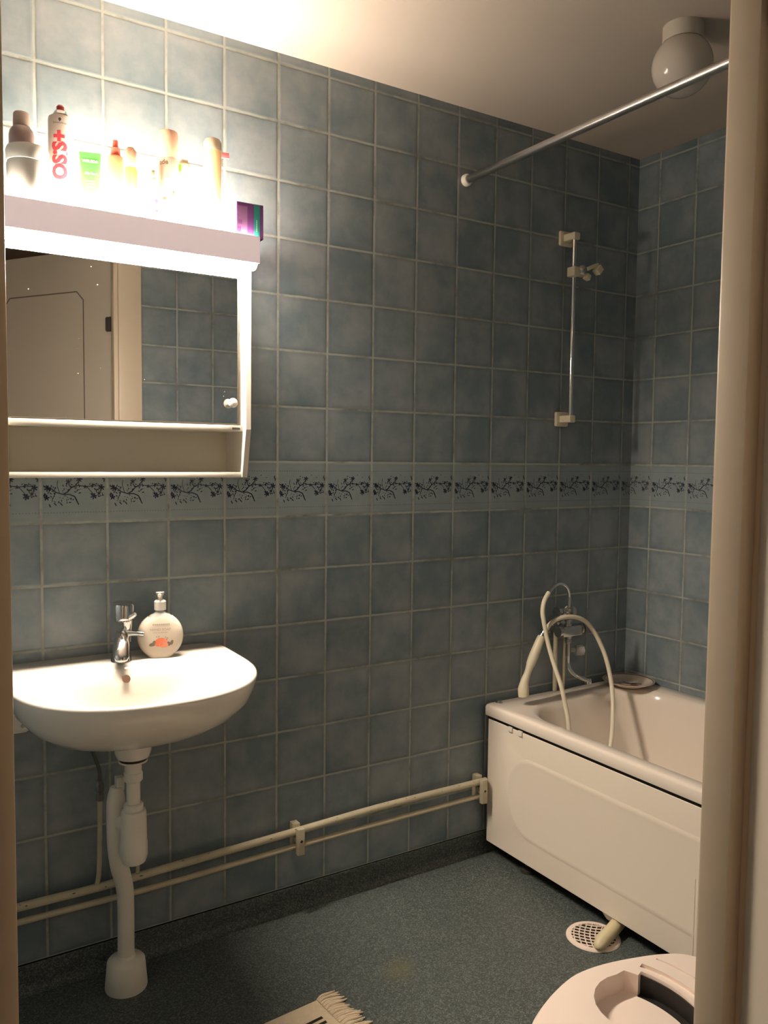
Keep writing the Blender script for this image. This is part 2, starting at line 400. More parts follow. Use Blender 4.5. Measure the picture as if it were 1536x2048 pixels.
def tiled_wall(name, us, u0, zs, P, hole=None, borders=True, nrm=None, patches=None):
    """us: grout positions along the wall, numbered from u0; P(u, z, off) -> world; one face per tile, a print on the border row"""
    me_v = []; me_f = []; uvs = []; mi = []
    def cell(ua, ub, va, vb, uva, uvb, vva, vvb):
        o = len(me_v)
        for (u, z) in ((ua, va), (ub, va), (ub, vb), (ua, vb)): me_v.append(tuple(P(u, z, 0)))
        me_f.append((o, o + 1, o + 2, o + 3)); uvs.extend([(uva, vva), (uvb, vva), (uvb, vvb), (uva, vvb)]); mi.append(0)
    zt, zb = zs
    rows = []   # (z_low, z_high, v_low, v_high)
    zr = list(ROWS)
    # above the top grout line
    rows.append((zr[0], zt, 7.0, 7.0 + (zt - zr[0]) / T))
    for k in range(len(zr) - 1):
        lo, hi = zr[k + 1], zr[k]; vl, vh = 6.0 - k, 7.0 - k
        if hi <= zb: break
        if lo < zb: vl = vh - (hi - zb) / T; lo = zb
        rows.append((lo, hi, vl, vh))
    for i in range(len(us) - 1):
        for (lo, hi, vl, vh) in rows:
            ua, ub = us[i], us[i + 1]
            # partial tiles keep their scale
            wa = u0[i]; wb = u0[i + 1]
            if hole:
                hu0, hu1, hz = hole
                if ua >= hu0 - 1e-6 and ub <= hu1 + 1e-6:
                    if hi <= hz + 1e-6: continue
                    if lo < hz:
                        t = (hz - lo) / (hi - lo); lo2 = hz; vl2 = vl + (vh - vl) * t
                        cell(ua, ub, lo2, hi, wa, wb, vl2, vh); continue
            cell(ua, ub, lo, hi, wa, wb, vl, vh)
            if borders and abs(vh - 0.0) < 1e-6:
                for poly in SPRIG:
                    base = math.floor(min(wa, wb) + 1e-6); sgn = 1 if wb > wa else -1
                    pts = []
                    ok = True
                    for (a, b) in poly:
                        w = base + a
                        t = (w - wa) / (wb - wa)
                        if t < 0.0 or t > 1.0: ok = False
                        pts.append(P(ua + (ub - ua) * t, lo + (hi - lo) * b, 0.0006))
                    if not ok: continue
                    o = len(me_v); me_v.extend(tuple(p) for p in pts); me_f.append(tuple(range(o, o + len(pts))))
                    uvs.extend([(0.5, 0.5)] * len(pts)); mi.append(1)
    me = bpy.data.meshes.new(name); me.from_pydata(me_v, [], me_f)
    uvl = me.uv_layers.new(name='UVMap')
    for i, c in enumerate(uvs): uvl.data[i].uv = c
    if patches:
        for (px_, pz_) in patches:
            pts = [P(px_ + rr_ * math.cos(2 * PI * q / 12), pz_ + rr_ * math.sin(2 * PI * q / 12), 0.0008) for q, rr_ in enumerate([0.011, 0.005, 0.007, 0.012, 0.005, 0.006, 0.010, 0.004, 0.008, 0.011, 0.005, 0.005])]
            o = len(me_v); me_v.extend(tuple(p) for p in pts); me_f.append(tuple(range(o, o + 12))); uvs.extend([(0.5, 0.5)] * 12); mi.append(2)
    me.materials.append(M_tile); me.materials.append(M_ink); me.materials.append(M_filler)
    for p, i in zip(me.polygons, mi): p.material_index = i
    # face the room
    bm = bmesh.new(); bm.from_mesh(me)
    n = Vector(nrm)
    for f in bm.faces:
        f.normal_update()
        if f.normal.dot(n) < 0: f.normal_flip()
    bm.to_mesh(me); bm.free(); me.update()
    o = bpy.data.objects.new(name, me); COL.objects.link(o); ORG[o.name] = Vector()
    return struct(o)

def tile_cols(a, b, first, idx0, step=T):
    """grout positions first + k*step clipped to a..b, with their tile numbers"""
    xs = []; k0 = math.ceil((a - first) / step - 1e-9); k1 = math.floor((b - first) / step + 1e-9)
    xs = [a] + [first + k * step for k in range(k0, k1 + 1)] + [b]
    ids = [(x - first) / step + idx0 for x in xs]
    keep = [0] + [i for i in range(1, len(xs)) if xs[i] - xs[i - 1] > 1e-4]
    return [xs[i] for i in keep], [ids[i] for i in keep]

# back wall: measured (slightly irregular) grout columns
bx = [XL] + [COLS[0] - T * k for k in (3, 2, 1)] + COLS + [XB]
bid = [-4 - (COLS[0] - XL) / T, -7, -6, -5] + list(range(-4, 10)) + [9 + (XB - COLS[-1]) / T]
tiled_wall('wall_back', bx, bid, (CEIL, COVE), lambda u, z, o: (u, -o, z), nrm=(0, -1, 0), patches=[(COLS[6], ROWS[6]), (COLS[6] + 0.002, ROWS[2])])
ry = [0.0] + [0.101 + T * k for k in range(10)]; ry = [v for v in ry if v < 1.6] + [1.6]
rid = [(v - 0.101) / T + 20 for v in ry]
tiled_wall('wall_right', ry, rid, (CEIL, COVE), lambda u, z, o: (XB - o, -u, z), nrm=(-1, 0, 0))
ly, lid = tile_cols(0.0, 1.6, 0.06, 40)
tiled_wall('wall_left', ly, lid, (CEIL, COVE), lambda u, z, o: (XL + o, -u, z), nrm=(1, 0, 0))
fx, fid = tile_cols(OPR, XB, 0.143, 60)
fx2, fid2 = tile_cols(XL, OPL, 0.143, 60)
fx3, fid3 = tile_cols(OPL, OPR, 0.143, 60)
allx = fx2[:-1] + fx3[:-1] + fx; allid = fid2[:-1] + fid3[:-1] + fid
tiled_wall('wall_front', allx, allid, (CEIL, COVE), lambda u, z, o: (u, YF + o, z), hole=(OPL, OPR, OPT), nrm=(0, 1, 0))

b = MB(); b.box(XL - 0.1, XB + 0.1, -1.6, 0.1, -0.08, 0.0); struct(b.build('floor', M_floor, flat=True))
b = MB(); b.box(XL - 0.1, XB + 0.1, -1.6, 0.1, CEIL, CEIL + 0.08); struct(b.build('ceiling', M_ceil, flat=True))
def cove(name, run, flip=False):
    b = MB(); prof = [(0.0, 0.0), (0.022, 0.0), (0.012, 0.004), (0.006, 0.012), (0.004, 0.025), (0.004, COVE - 0.003), (0.003, COVE), (0.0, COVE)]
    b.rings([[run(0, d, h) for d, h in prof], [run(1, d, h) for d, h in prof]])
    struct(b.build(name, M_floor))
cove('baseboard_back', lambda e, d, h: (XL if e == 0 else XB, -d, h))
cove('baseboard_right', lambda e, d, h: (XB - d, 0 if e == 0 else YF, h))
cove('baseboard_left', lambda e, d, h: (XL + d, 0 if e == 0 else YF, h))
cove('baseboard_front', lambda e, d, h: (OPR + 0.115 if e == 0 else XB, YF + d, h))

# hallway behind the camera
hm = MB()
hx0, hx1, hy = -2.3, 0.9, -3.7
hm.add([(hx0, YO, 0), (hx0, hy, 0), (hx0, hy, 2.6), (hx0, YO, 2.6)], [(0, 1, 2, 3)])
hm.add([(hx1, YO, 0), (hx1, hy, 0), (hx1, hy, 2.6), (hx1, YO, 2.6)], [(0, 1, 2, 3)])
hm.add([(hx0, hy, 0), (hx1, hy, 0), (hx1, hy, 2.6), (hx0, hy, 2.6)], [(0, 1, 2, 3)])
for x0, x1, z0 in ((hx0, OPL - 0.03, 0), (OPR + 0.03, hx1, 0), (OPL - 0.03, OPR + 0.03, OPT + 0.03)):
    hm.add([(x0, YO, z0), (x1, YO, z0), (x1, YO, 2.6), (x0, YO, 2.6)], [(0, 1, 2, 3)])
struct(hm.build('wall_hallway', M_hall, flat=True))
hm = MB(); hm.box(hx0, hx1, hy, -1.6, -0.08, 0.0); struct(hm.build('floor_hallway', mat('hallway_floor', (0.25, 0.16, 0.09), 0.5, noise=0.2), flat=True))
hm = MB(); hm.box(hx0, hx1, hy, YO, 2.6, 2.68); struct(hm.build('ceiling_hallway', M_ceil, flat=True))

# door frame: rebated jambs and head, casings on both sides
b = MB()
REB = 0.026; YS = -1.640
for side in (-1, 1):
    x = OPL if side < 0 else OPR
    def bx_(a0, a1, y0, y1, z0=0.0, z1=OPT, bv=0.002):
        xs = sorted((x + side * a0, x + side * a1)); b.box(xs[0], xs[1], y0, y1, z0, z1, bev=bv)
    bx_(0.0, 0.05, YS, YF + 0.002)                # inner jamb
    bx_(REB, 0.05, YO - 0.012, YS + 0.001)        # rebate
    bx_(0.016, 0.115, YF + 0.0008, YF + 0.016, z1=OPT + 0.10, bv=0.005)   # casing, bathroom side
    bx_(REB, 0.12, YO - 0.016, YO - 0.0008, z1=OPT + 0.12, bv=0.005)      # casing, hall side
b.box(OPL - 0.05, OPR + 0.05, YS, YF + 0.002, OPT, OPT + 0.05, bev=0.002)
b.box(OPL - 0.05, OPR + 0.05, YO - 0.012, YS, OPT + REB, OPT + 0.06, bev=0.002)
b.box(OPL - 0.003, OPR + 0.003, YF + 0.001, YF + 0.0155, OPT - 0.003, OPT + 0.10, bev=0.004)
frame = struct(b.build('trim_1', M_frame), 'cream painted door frame around the open bathroom doorway')
b = MB(); b.box(OPL - REB - 0.001, OPL - REB + 0.0015, -1.675, -1.650, 0.98, 1.20)
b.build('strike_plate', M_dark, frame)

# door leaf, hinged on the right jamb and swung out into the hallway
HP = Vector((OPR + 0.022, -1.650, 0)); D = Vector((-0.535, -0.845, 0)).normalized(); NR = Vector((-D.y, D.x, 0))
if NR.x > 0: NR = -NR
LW, LH, LT = 0.85, 2.30, 0.04
Mleaf = Matrix(((D.x, NR.x, 0, HP.x), (D.y, NR.y, 0, HP.y), (0, 0, 1, 0), (0, 0, 0, 1)))
b = MB(); bm = bmesh.new(); bmesh.ops.create_cube(bm, size=1)
for v in bm.verts: v.co = Vector((v.co.x * LW + LW / 2, v.co.y * LT - LT / 2, v.co.z * LH + LH / 2 + 0.01))
bmesh.ops.bevel(bm, geom=bm.edges[:], offset=0.003, segments=2, affect='EDGES'); b.bm(bm, Mleaf)
leaf = struct(b.build('door_1', M_door), 'cream bathroom door with a grooved panel outline swung out into the hallway')
b = MB(); gx0, gx1, gz0, gz1, ch = 0.185, 0.675, 0.25, 2.133, 0.038
gp = [(gx0, gz0 + ch), (gx0, gz1 - ch), (gx0 + ch, gz1), (gx1 - ch, gz1), (gx1, gz1 - ch), (gx1, gz0 + ch), (gx1 - ch, gz0), (gx0 + ch, gz0)]
for i in range(8):
    (a, c), (d, e) = gp[i], gp[(i + 1) % 8]; L = math.hypot(d - a, e - c); nx, ny = -(e - c) / L * 0.0025, (d - a) / L * 0.0025
    vs = [Mleaf @ Vector((p[0], h, p[1])) for h in (-0.001, 0.0012) for p in ((a + nx, c + ny), (a - nx, c - ny), (d - nx, e - ny), (d + nx, e + ny))]
    b.add(vs, [(0, 1, 2, 3), (4, 5, 6, 7), (0, 1, 5, 4), (1, 2, 6, 5), (2, 3, 7, 6), (3, 0, 4, 7)])
b.build('panel_groove', M_groove, leaf, flat=True)
for z in (1.98, 0.30):
    b = MB(); bm = bmesh.new(); bmesh.ops.create_cube(bm, size=1)
    for v in bm.verts: v.co = Vector((v.co.x * 0.045 + 0.03, v.co.y * 0.012 + 0.005, v.co.z * 0.062 + z))
    bmesh.ops.bevel(bm, geom=bm.edges[:], offset=0.004, segments=2, affect='EDGES'); b.bm(bm, Mleaf)
    b.cyl(Mleaf @ Vector((0.004, 0.006, z - 0.04)), Mleaf @ Vector((0.004, 0.006, z + 0.04)), 0.007, 12)
    b.build('hinge', M_dark, leaf)

# ---------------------------------------------------------------- washbasin
def bas_ring(cx, cy, hw, fr, bk, nf, nb, z, slope=0.0, n=120, k=1.0):
    out = []
    for i in range(n):
        t = 2 * PI * i / n; c, s_ = math.cos(t), math.sin(t)
        e = nf if s_ < 0 else nb; dep = fr if s_ < 0 else bk
        x = hw * math.copysign(abs(c) ** (2 / e), c); y = dep * math.copysign(abs(s_) ** (2 / e), s_)
        out.append(Vector((cx + x, cy + y, z + slope * (cy + y))))
    return out
BC = -0.485
t = thing('washbasin', 'white porcelain washbasin with a wide oval bowl mounted on the blue tiled wall', 'washbasin', (BC, -0.0, 0.66))
SL = 0.020
b = MB()
rg = [bas_ring(BC, -0.19, 0.040, 0.040, 0.040, 2, 2, 0.652),
      bas_ring(BC, -0.19, 0.046, 0.046, 0.046, 2, 2, 0.668),
      bas_ring(BC, -0.19, 0.048, 0.048, 0.050, 2, 2, 0.690),
      bas_ring(BC, -0.19, 0.085, 0.070, 0.10, 2, 2.2, 0.700),
      bas_ring(BC, -0.20, 0.150, 0.125, 0.17, 2.1, 3, 0.716, 0.0),
      bas_ring(BC, -0.20, 0.205, 0.185, 0.195, 2.2, 4, 0.738),
      bas_ring(BC, -0.20, 0.250, 0.240, 0.198, 2.3, 5, 0.770),
      bas_ring(BC, -0.20, 0.280, 0.278, 0.199, 2.35, 7, 0.808),
      bas_ring(BC, -0.20, 0.292, 0.296, 0.1995, 2.35, 9, 0.848, 0.010),
      bas_ring(BC, -0.20, 0.296, 0.302, 0.1995, 2.35, 10, 0.872, SL),
      bas_ring(BC, -0.20, 0.295, 0.301, 0.1995, 2.35, 10, 0.878, SL),
      bas_ring(BC, -0.20, 0.290, 0.296, 0.196, 2.35, 9, 0.8805, SL),
      bas_ring(BC, -0.245, 0.272, 0.240, 0.118, 2.35, 3.2, 0.8800, SL),
      bas_ring(BC, -0.250, 0.262, 0.226, 0.110, 2.3, 3.0, 0.876, SL),
      bas_ring(BC, -0.252, 0.248, 0.213, 0.100, 2.25, 2.9, 0.862, 0.01),
      bas_ring(BC, -0.252, 0.225, 0.192, 0.090, 2.2, 2.7, 0.838),
      bas_ring(BC, -0.245, 0.180, 0.150, 0.075, 2.1, 2.4, 0.800),
      bas_ring(BC, -0.235, 0.120, 0.095, 0.060, 2, 2.1, 0.765),
      bas_ring(BC, -0.225, 0.060, 0.050, 0.040, 2, 2, 0.748),
      bas_ring(BC, -0.220, 0.020, 0.020, 0.020, 2, 2, 0.744)]
b.rings(rg); b.build('basin', M_porc, t, angle=60)
b = MB(); b.lathe([(0.0, -0.0005), (0.009, 0), (0.0105, 0.0015), (0.0, 0.0018)], (-0.4935, -0.1640, 0.8465), (0, -1, 0.45), 20)
b.build('overflow_hole', mat('overflow_shadow', (0.10, 0.05, 0.03), 0.6), t)
b = MB(); b.lathe([(0.0, 0.0), (0.024, 0.0), (0.026, 0.002), (0.018, 0.004), (0.0, 0.003)], (BC, -0.221, 0.745), (0, 0, 1), 24); b.build('drain_ring', M_chrome, t)
b = MB(); b.box(-0.752, -0.704, -0.075, -0.002, 0.722, 0.768, bev=0.006); b.box(-0.760, -0.706, -0.012, -0.001, 0.700, 0.74, bev=0.004)
br = b.build('wall_bracket', M_plas, t)
b = MB(); b.lathe([(0.0, 0), (0.005, 0), (0.0035, 0.003), (0, 0.003)], (-0.726, -0.075, 0.738), (0, -1, 0), 12); b.build('screw', M_dchrome, br)

# tap
t = thing('basin_tap', 'small chrome mixer tap standing on the basin rim', 'tap', (-0.487, -0.098, 0.877))
b = MB()
def ell(cx, cy, z, rx, ry, n=24, tilt=0.0): return [Vector((cx + rx * math.cos(2 * PI * i / n), cy + ry * math.sin(2 * PI * i / n), z + tilt * math.sin(2 * PI * i / n) * ry)) for i in range(n)]
b.rings([ell(-0.488, -0.095, 0.8785, 0.0265, 0.0265), ell(-0.488, -0.095, 0.882, 0.0260, 0.026), ell(-0.487, -0.090, 0.905, 0.0205, 0.020),
         ell(-0.484, -0.083, 0.93, 0.0180, 0.018), ell(-0.482, -0.078, 0.950, 0.0165, 0.015)])
b.build('body', M_chrome, t)
b = MB(); rs = []; path = [(-0.482, -0.074, 0.956), (-0.483, -0.080, 0.954), (-0.487, -0.097, 0.945), (-0.493, -0.122, 0.926), (-0.500, -0.146, 0.903), (-0.503, -0.156, 0.893), (-0.504, -0.159, 0.889)]
for k, (p, hw, ht) in enumerate(zip(path, (0.006, 0.013, 0.0175, 0.0195, 0.0190, 0.0150, 0.006), (0.004, 0.009, 0.0095, 0.0090, 0.0085, 0.0065, 0.003))):
    a_ = Vector(path[min(k + 1, 6)]) - Vector(path[max(k - 1, 0)]); a_.normalize(); sd = Vector((0.97, -0.24, 0)); sd = (sd - a_ * sd.dot(a_)).normalized(); nn = a_.cross(sd)
    rs.append([Vector(p) + sd * hw * math.cos(2 * PI * q / 20) + nn * ht * math.sin(2 * PI * q / 20) for q in range(20)])
b.rings(rs); b.build('spout_nose', M_chrome, t, angle=70)
b = MB(); b.tube([(-0.470, -0.080, 0.925), (-0.466, -0.078, 0.955), (-0.468, -0.080, 0.985)], [0.014, 0.012, 0.016], 20, smooth=4); b.build('neck', M_chrome, t)
b = MB(); b.tube([(-0.478, -0.085, 0.949), (-0.455, -0.098, 0.948), (-0.432, -0.112, 0.946)], [0.0085, 0.008, 0.0075], 16, smooth=4); b.build('spout', M_chrome, t)
b = MB(); b.lathe([(0.0, -0.002), (0.026, -0.001), (0.029, 0.003), (0.029, 0.038), (0.026, 0.043), (0.0, 0.045)], (-0.481, -0.092, 0.988), (-0.02, -0.10, 1), 32)
cap = b.build('handle_cap', M_chrome, t)
b = MB(); b.tube([(-0.478, -0.098, 0.993), (-0.473, -0.110, 0.992), (-0.458, -0.125, 1.004)], [0.013, 0.010, 0.005], 14, smooth=4); b.build('lever', M_chrome, cap)

# soap bottle
AS = math.radians(-16); SP = Vector((-0.384, -0.095, 0.8785)); Ms = Matrix.Translation(SP) @ Matrix.Rotation(AS, 4, 'Z')
t = thing('soap_bottle', 'round clear pump bottle of milky hand soap on the basin rim', 'soap bottle', SP)
def srings(hws, dep, n=32):
    out = []
    for z, hw, dp in hws:
        out.append([Ms @ Vector((hw * math.copysign(abs(math.cos(2 * PI * i / n)) ** 0.8, math.cos(2 * PI * i / n)), dp * math.copysign(abs(math.sin(2 * PI * i / n)) ** 0.8, math.sin(2 * PI * i / n)), z)) for i in range(n)])
    return out
M_soap = mat('milky_soap', (0.76, 0.68, 0.58), 0.18, sss=0.3, coat=0.4)
prof = []
for i in range(17):
    z = i / 16 * 0.108; u_ = (z - 0.056) / 0.062; hw = 0.060 * math.sqrt(max(0.02, 1 - abs(u_) ** 2.1)); prof.append((z, max(hw, 0.030), 0.017 + 0.010 * (hw / 0.06)))
b = MB(); b.rings(srings(prof, 0)); b.build('soap_filled_body', M_soap, t)
b = MB(); b.rings(srings([(0.107, 0.031, 0.022), (0.113, 0.026, 0.018), (0.117, 0.016, 0.015), (0.124, 0.012, 0.012), (0.130, 0.012, 0.012)], 0)); b.build('bottle_shoulder', M_glass, t)
b = MB(); b.lathe([(0.0155, 0.126), (0.0155, 0.148), (0.012, 0.152), (0.0, 0.152)], SP, n=28); b.build('pump_collar', M_plas, t)
b = MB(); b.lathe([(0.006, 0.150), (0.006, 0.160), (0.0105, 0.170), (0.0110, 0.173), (0.0, 0.174)], SP, n=24)
b.tube([Ms @ Vector((0, 0, 0.166)), Ms @ Vector((-0.002, -0.022, 0.166))], [0.0055, 0.0045], 12); b.build('pump_head', M_plas, t)
lab = MB()
def flat_text(mb, body, size, x, z, mi, bold=0.0, M=None, yoff=-0.0285, curve=None):
    vs, fs = text_tris(body, size, bold=bold)
    mb.add([(M @ Vector((x + v.x, yoff(x + v.x, z + v.y) if callable(yoff) else yoff, z + v.y))) for v in vs], fs, mi)
def sy(x, z):
    u_ = (z - 0.056) / 0.062; hw = 0.060 * math.sqrt(max(0.02, 1 - abs(u_) ** 2.1)); dp = 0.017 + 0.010 * (hw / 0.06)
    q = min(0.999, abs(x) / hw); ang = math.acos(q ** 1.25); return -dp * (math.sin(ang) ** 0.8) - 0.0006
flat_text(lab, 'HAND SOAP', 0.0095, 0, 0.077, 0, M=Ms, yoff=sy)
flat_text(lab, 'MILK & HONEY', 0.0055, 0, 0.069, 0, M=Ms, yoff=sy)
for k in range(9):
    x = -0.020 + k * 0.005; lab.add([Ms @ Vector((px, sy(px, pz), pz)) for px, pz in ((x, 0.089), (x + 0.004, 0.089), (x + 0.004, 0.092), (x, 0.092))], [(0, 1, 2, 3)], 0)
def disc(mb, cx, cz, rx, rz, ang, mi, M, yo, n=14, lift=0.0):
    c, s_ = math.cos(ang), math.sin(ang); pts = []
    for i in range(n):
        a = rx * math.cos(2 * PI * i / n); d = rz * math.sin(2 * PI * i / n)
        x = cx + a * c - d * s_; z = cz + a * s_ + d * c; pts.append(M @ Vector((x, yo(x, z) - lift, z)))
    mb.add(pts, [tuple(range(n))], mi)
for cx, cz, rx, rz, an, mi in ((-0.020, 0.038, 0.010, 0.005, 0.3, 2), (0.029, 0.041, 0.004, 0.007, -0.3, 2), (0.021, 0.038, 0.005, 0.006, 0.2, 2), (-0.014, 0.044, 0.006, 0.004, -0.2, 2)):
    disc(lab, cx, cz, rx, rz, an, mi, Ms, sy)
for cx, cz, rx, rz, an, mi in ((0.000, 0.047, 0.013, 0.008, 0.1, 1), (-0.004, 0.039, 0.011, 0.007, 0.2, 1), (0.008, 0.036, 0.012, 0.008, 0.0, 3), (0.012, 0.045, 0.007, 0.005, 0.4, 3)):
    disc(lab, cx, cz, rx, rz, an, mi, Ms, sy, lift=0.0003)
for cx, cz in ((-0.010, 0.058), (-0.004, 0.0585), (0.013, 0.056), (0.018, 0.054), (0.016, 0.051)): disc(lab, cx, cz, 0.0013, 0.0013, 0, 2, Ms, sy, 8)
lab.build('printed_label', [mat('grey_print', (0.30, 0.26, 0.24), 0.5), mat('orange_print', (0.80, 0.20, 0.10), 0.5), mat('brown_print', (0.13, 0.11, 0.08), 0.5), mat('coral_print', (0.85, 0.32, 0.20), 0.5)], t, flat=True)

# ---------------------------------------------------------------- mirror cabinet with lamp
CX0, CX1 = -0.776, -0.148
t = thing('mirror_cabinet', 'white mirror cabinet with an open lower shelf hung above the washbasin', 'cabinet', (-0.462, 0, 1.358))
ZB, ZS, ZT = 1.358, 1.489, 1.926
sideprof = [(-0.002, ZB), (-0.128, ZB), (-0.155, ZS), (-0.155, ZT), (-0.002, ZT)]
for x0, x1 in ((CX0, CX0 + 0.016), (CX1 - 0.016, CX1)):
    b = MB(); b.prism(sideprof, 'x', x0, x1); b.build('side_panel', M_cab, t, bevel=0.0012, flat=True)
xi0, xi1 = CX0 + 0.016, CX1 - 0.016
b = MB(); b.box(xi0, xi1, -0.012, -0.004, ZB, ZT); b.build('back_panel', M_cab, t, flat=True)
b = MB(); b.box(xi0, xi1, -0.127, -0.012, ZB, ZB + 0.014, bev=0.001); b.build('bottom_shelf', M_cab, t)
b = MB(); b.box(xi0, xi1, -0.134, -0.012, 1.484, 1.500, bev=0.0015); sh = b.build('middle_shelf', M_cab, t)
b = MB(); b.box(-0.195, -0.172, -0.1352, -0.1338, 1.4885, 1.494); b.build('maker_badge', M_dchrome, sh)
b = MB(); b.box(xi0 + 0.001, xi1 - 0.011, -0.1245, -0.112, 1.503, 1.921); md = b.build('mirror_door', M_cab, t, flat=True)
b = MB(); b.box(xi0 + 0.002, xi1 - 0.012, -0.1255, -0.1248, 1.504, 1.920); b.build('mirror_glass', M_mirror, md, flat=True)
b = MB(); rnd = random.Random(4)
for x_, z_ in ((-0.705, 1.807), (-0.560, 1.878), (-0.545, 1.836), (-0.591, 1.70), (-0.595, 1.676), (-0.540, 1.632), (-0.594, 1.615), (-0.2135, 1.5905), (-0.216, 1.578), (-0.6235, 1.507), (-0.43, 1.61)):
    r2 = rnd.uniform(0.0005, 0.0011); b.add([(x_ + r2 * math.cos(q * PI / 3), -0.1259, z_ + r2 * math.sin(q * PI / 3)) for q in range(6)], [tuple(range(6))])
b.build('water_spots', M_cab, md, flat=True)['kind'] = 'stuff'
b = MB(); b.lathe([(0.0, 0.0), (0.006, 0.0), (0.006, 0.006), (0.012, 0.012), (0.013, 0.018), (0.010, 0.023), (0.0, 0.024)], (-0.196, -0.1255, 1.560), (0, -1, 0), 24); b.build('knob', M_plas, md)
b = MB(); b.lathe([(0.0, 0), (0.003, 0), (0.002, 0.002), (0, 0.002)], (-0.1645, -0.145, 1.893), (-1, 0, 0), 10); b.build('screw', M_dark, t)

# lamp box on top of the cabinet
LX0, LX1 = CX0, CX1
t = thing('lamp_box', 'glowing lamp box with a white front cover on top of the mirror cabinet', 'lamp', (-0.462, 0, 1.926))
b = MB(); b.box(LX0, LX1, -0.213, -0.205, 1.924, 1.994, bev=0.002); b.build('front_cover', M_val, t)
for x0, x1 in ((LX0, LX0 + 0.004), (LX1 - 0.004, LX1)):
    b = MB(); b.prism([(-0.003, 1.928), (-0.158, 1.928), (-0.205, 1.926), (-0.205, 1.991), (-0.003, 1.991)], 'x', x0, x1); b.build('end_cap', M_cab, t, flat=True)
b = MB(); b.box(LX0 + 0.004, LX1 - 0.004, -0.2045, -0.004, 1.986, 1.990); b.build('upper_diffuser', M_ltop, t, flat=True)
b = MB(); b.prism([(-0.2045, 1.930)] + [(-0.181 + 0.0235 * math.cos(math.radians(180 + a)), 1.9275 + 0.017 * math.sin(math.radians(180 + a))) for a in range(0, 181, 15)] + [(-0.1575, 1.930)], 'x', LX0 + 0.004, LX1 - 0.004); b.build('lower_diffuser', M_lbot, t)
b = MB(); b.box(LX0 + 0.004, LX1 - 0.004, -0.157, -0.003, 1.927, 1.931); b.build('base_plate', M_cab, t, flat=True)
LZ = 1.9902   # things stand here

# ---------------------------------------------------------------- things on the lamp box
GRP = 'toiletries on the lamp box'
def bottle(name, label, cat, x, y, mats_parts):
    t = thing(name, label, cat, (x, y, LZ), GRP)
    for pname, prof, m_ in mats_parts:
        b = MB(); b.lathe(prof, (x, y, LZ), n=36); b.build(pname, m_, t)
    return t
def wrap_text(mb, body, size, x, y, r, zc, ang, vertical, mi=0, bold=0.0, spacing=1.0):
    vs, fs = text_tris(body, size, bold=bold, spacing=spacing); out = []
    for v in vs:
        a, h = (v.x, v.y)
        if vertical: a, h = (-v.y, v.x)
        th = ang + a / r
        out.append((x + (r + 0.0005) * math.sin(th), y - (r + 0.0005) * math.cos(th), LZ + zc + h))
    mb.add(out, fs, mi)
FACE = -0.25      # angle of the side turned to the doorway
M_w = mat('white_bottle_plastic', (0.85, 0.84, 0.80), 0.35)
M_grey = mat('grey_brown_bottle', (0.17, 0.12, 0.115), 0.35)
M_grey2 = mat('taupe_cap', (0.30, 0.23, 0.20), 0.35)
M_red = mat('red_print', (0.55, 0.05, 0.07), 0.45)
M_green = mat('green_tube', (0.08, 0.30, 0.07), 0.4)
M_lgreen = mat('pale_print', (0.62, 0.80, 0.50), 0.5)
M_orange = mat('orange_bottle', (0.85, 0.25, 0.12), 0.3, sss=0.2)
M_coral = mat('coral_cap', (0.70, 0.13, 0.09), 0.35)
M_peach = mat('peach_can', (0.85, 0.50, 0.34), 0.35)
M_beige = mat('beige_can', (0.62, 0.45, 0.36), 0.35)
M_peach2 = mat('apricot_tube', (0.90, 0.58, 0.30), 0.35, sss=0.2)
M_yg = mat('lime_bottle', (0.65, 0.75, 0.15), 0.35)
M_purple = mat('purple_cap', (0.28, 0.18, 0.62), 0.4)
M_pink = mat('pink_plastic', (0.85, 0.20, 0.22), 0.4)

bottle('cream_jar', 'wide white jar with a domed lid, leftmost on the lamp box', 'jar', -0.706, -0.150,
       [('body', [(0.0, 0), (0.042, 0), (0.046, 0.004), (0.046, 0.095), (0.044, 0.10), (0, 0.10)], M_w),
        ('lid', [(0.047, 0.10), (0.0475, 0.125), (0.044, 0.134), (0.025, 0.141), (0.0, 0.143)], M_w)])
bottle('pump_bottle', 'grey brown bottle with a taupe cap behind the white jar', 'bottle', -0.706, -0.075,
       [('body', [(0.0, 0), (0.026, 0), (0.029, 0.004), (0.029, 0.186), (0.027, 0.196), (0.020, 0.206), (0.0, 0.208)], M_grey),
        ('cap', [(0.0, 0.206), (0.0185, 0.207), (0.0195, 0.210), (0.0185, 0.236), (0.016, 0.240), (0.0, 0.241)], M_grey2)])
t = bottle('hairspray_can', 'tall white hairspray can with large red vertical lettering', 'spray can', -0.625, -0.115,
       [('body', [(0.0, 0), (0.027, 0), (0.0285, 0.003), (0.0285, 0.226), (0.027, 0.232), (0.020, 0.236), (0, 0.236)], mat('cream_can', (0.72, 0.62, 0.54), 0.35)),
        ('collar', [(0.0, 0.235), (0.0185, 0.235), (0.0195, 0.238), (0.016, 0.242), (0.014, 0.247), (0.0, 0.248)], M_dchrome),
        ('nozzle', [(0.0, 0.247), (0.0085, 0.247), (0.009, 0.258), (0.006, 0.262), (0.0, 0.262)], mat('dark_red_nozzle', (0.30, 0.03, 0.03), 0.4))])
b = MB()
wrap_text(b, 'OSiS+', 0.045, -0.625, -0.115, 0.0286, 0.137, FACE, True, 0, bold=0.0022, spacing=1.0)
wrap_text(b, 'Schwarzkopf', 0.0062, -0.625, -0.115, 0.0286, 0.212, FACE, False, 1)
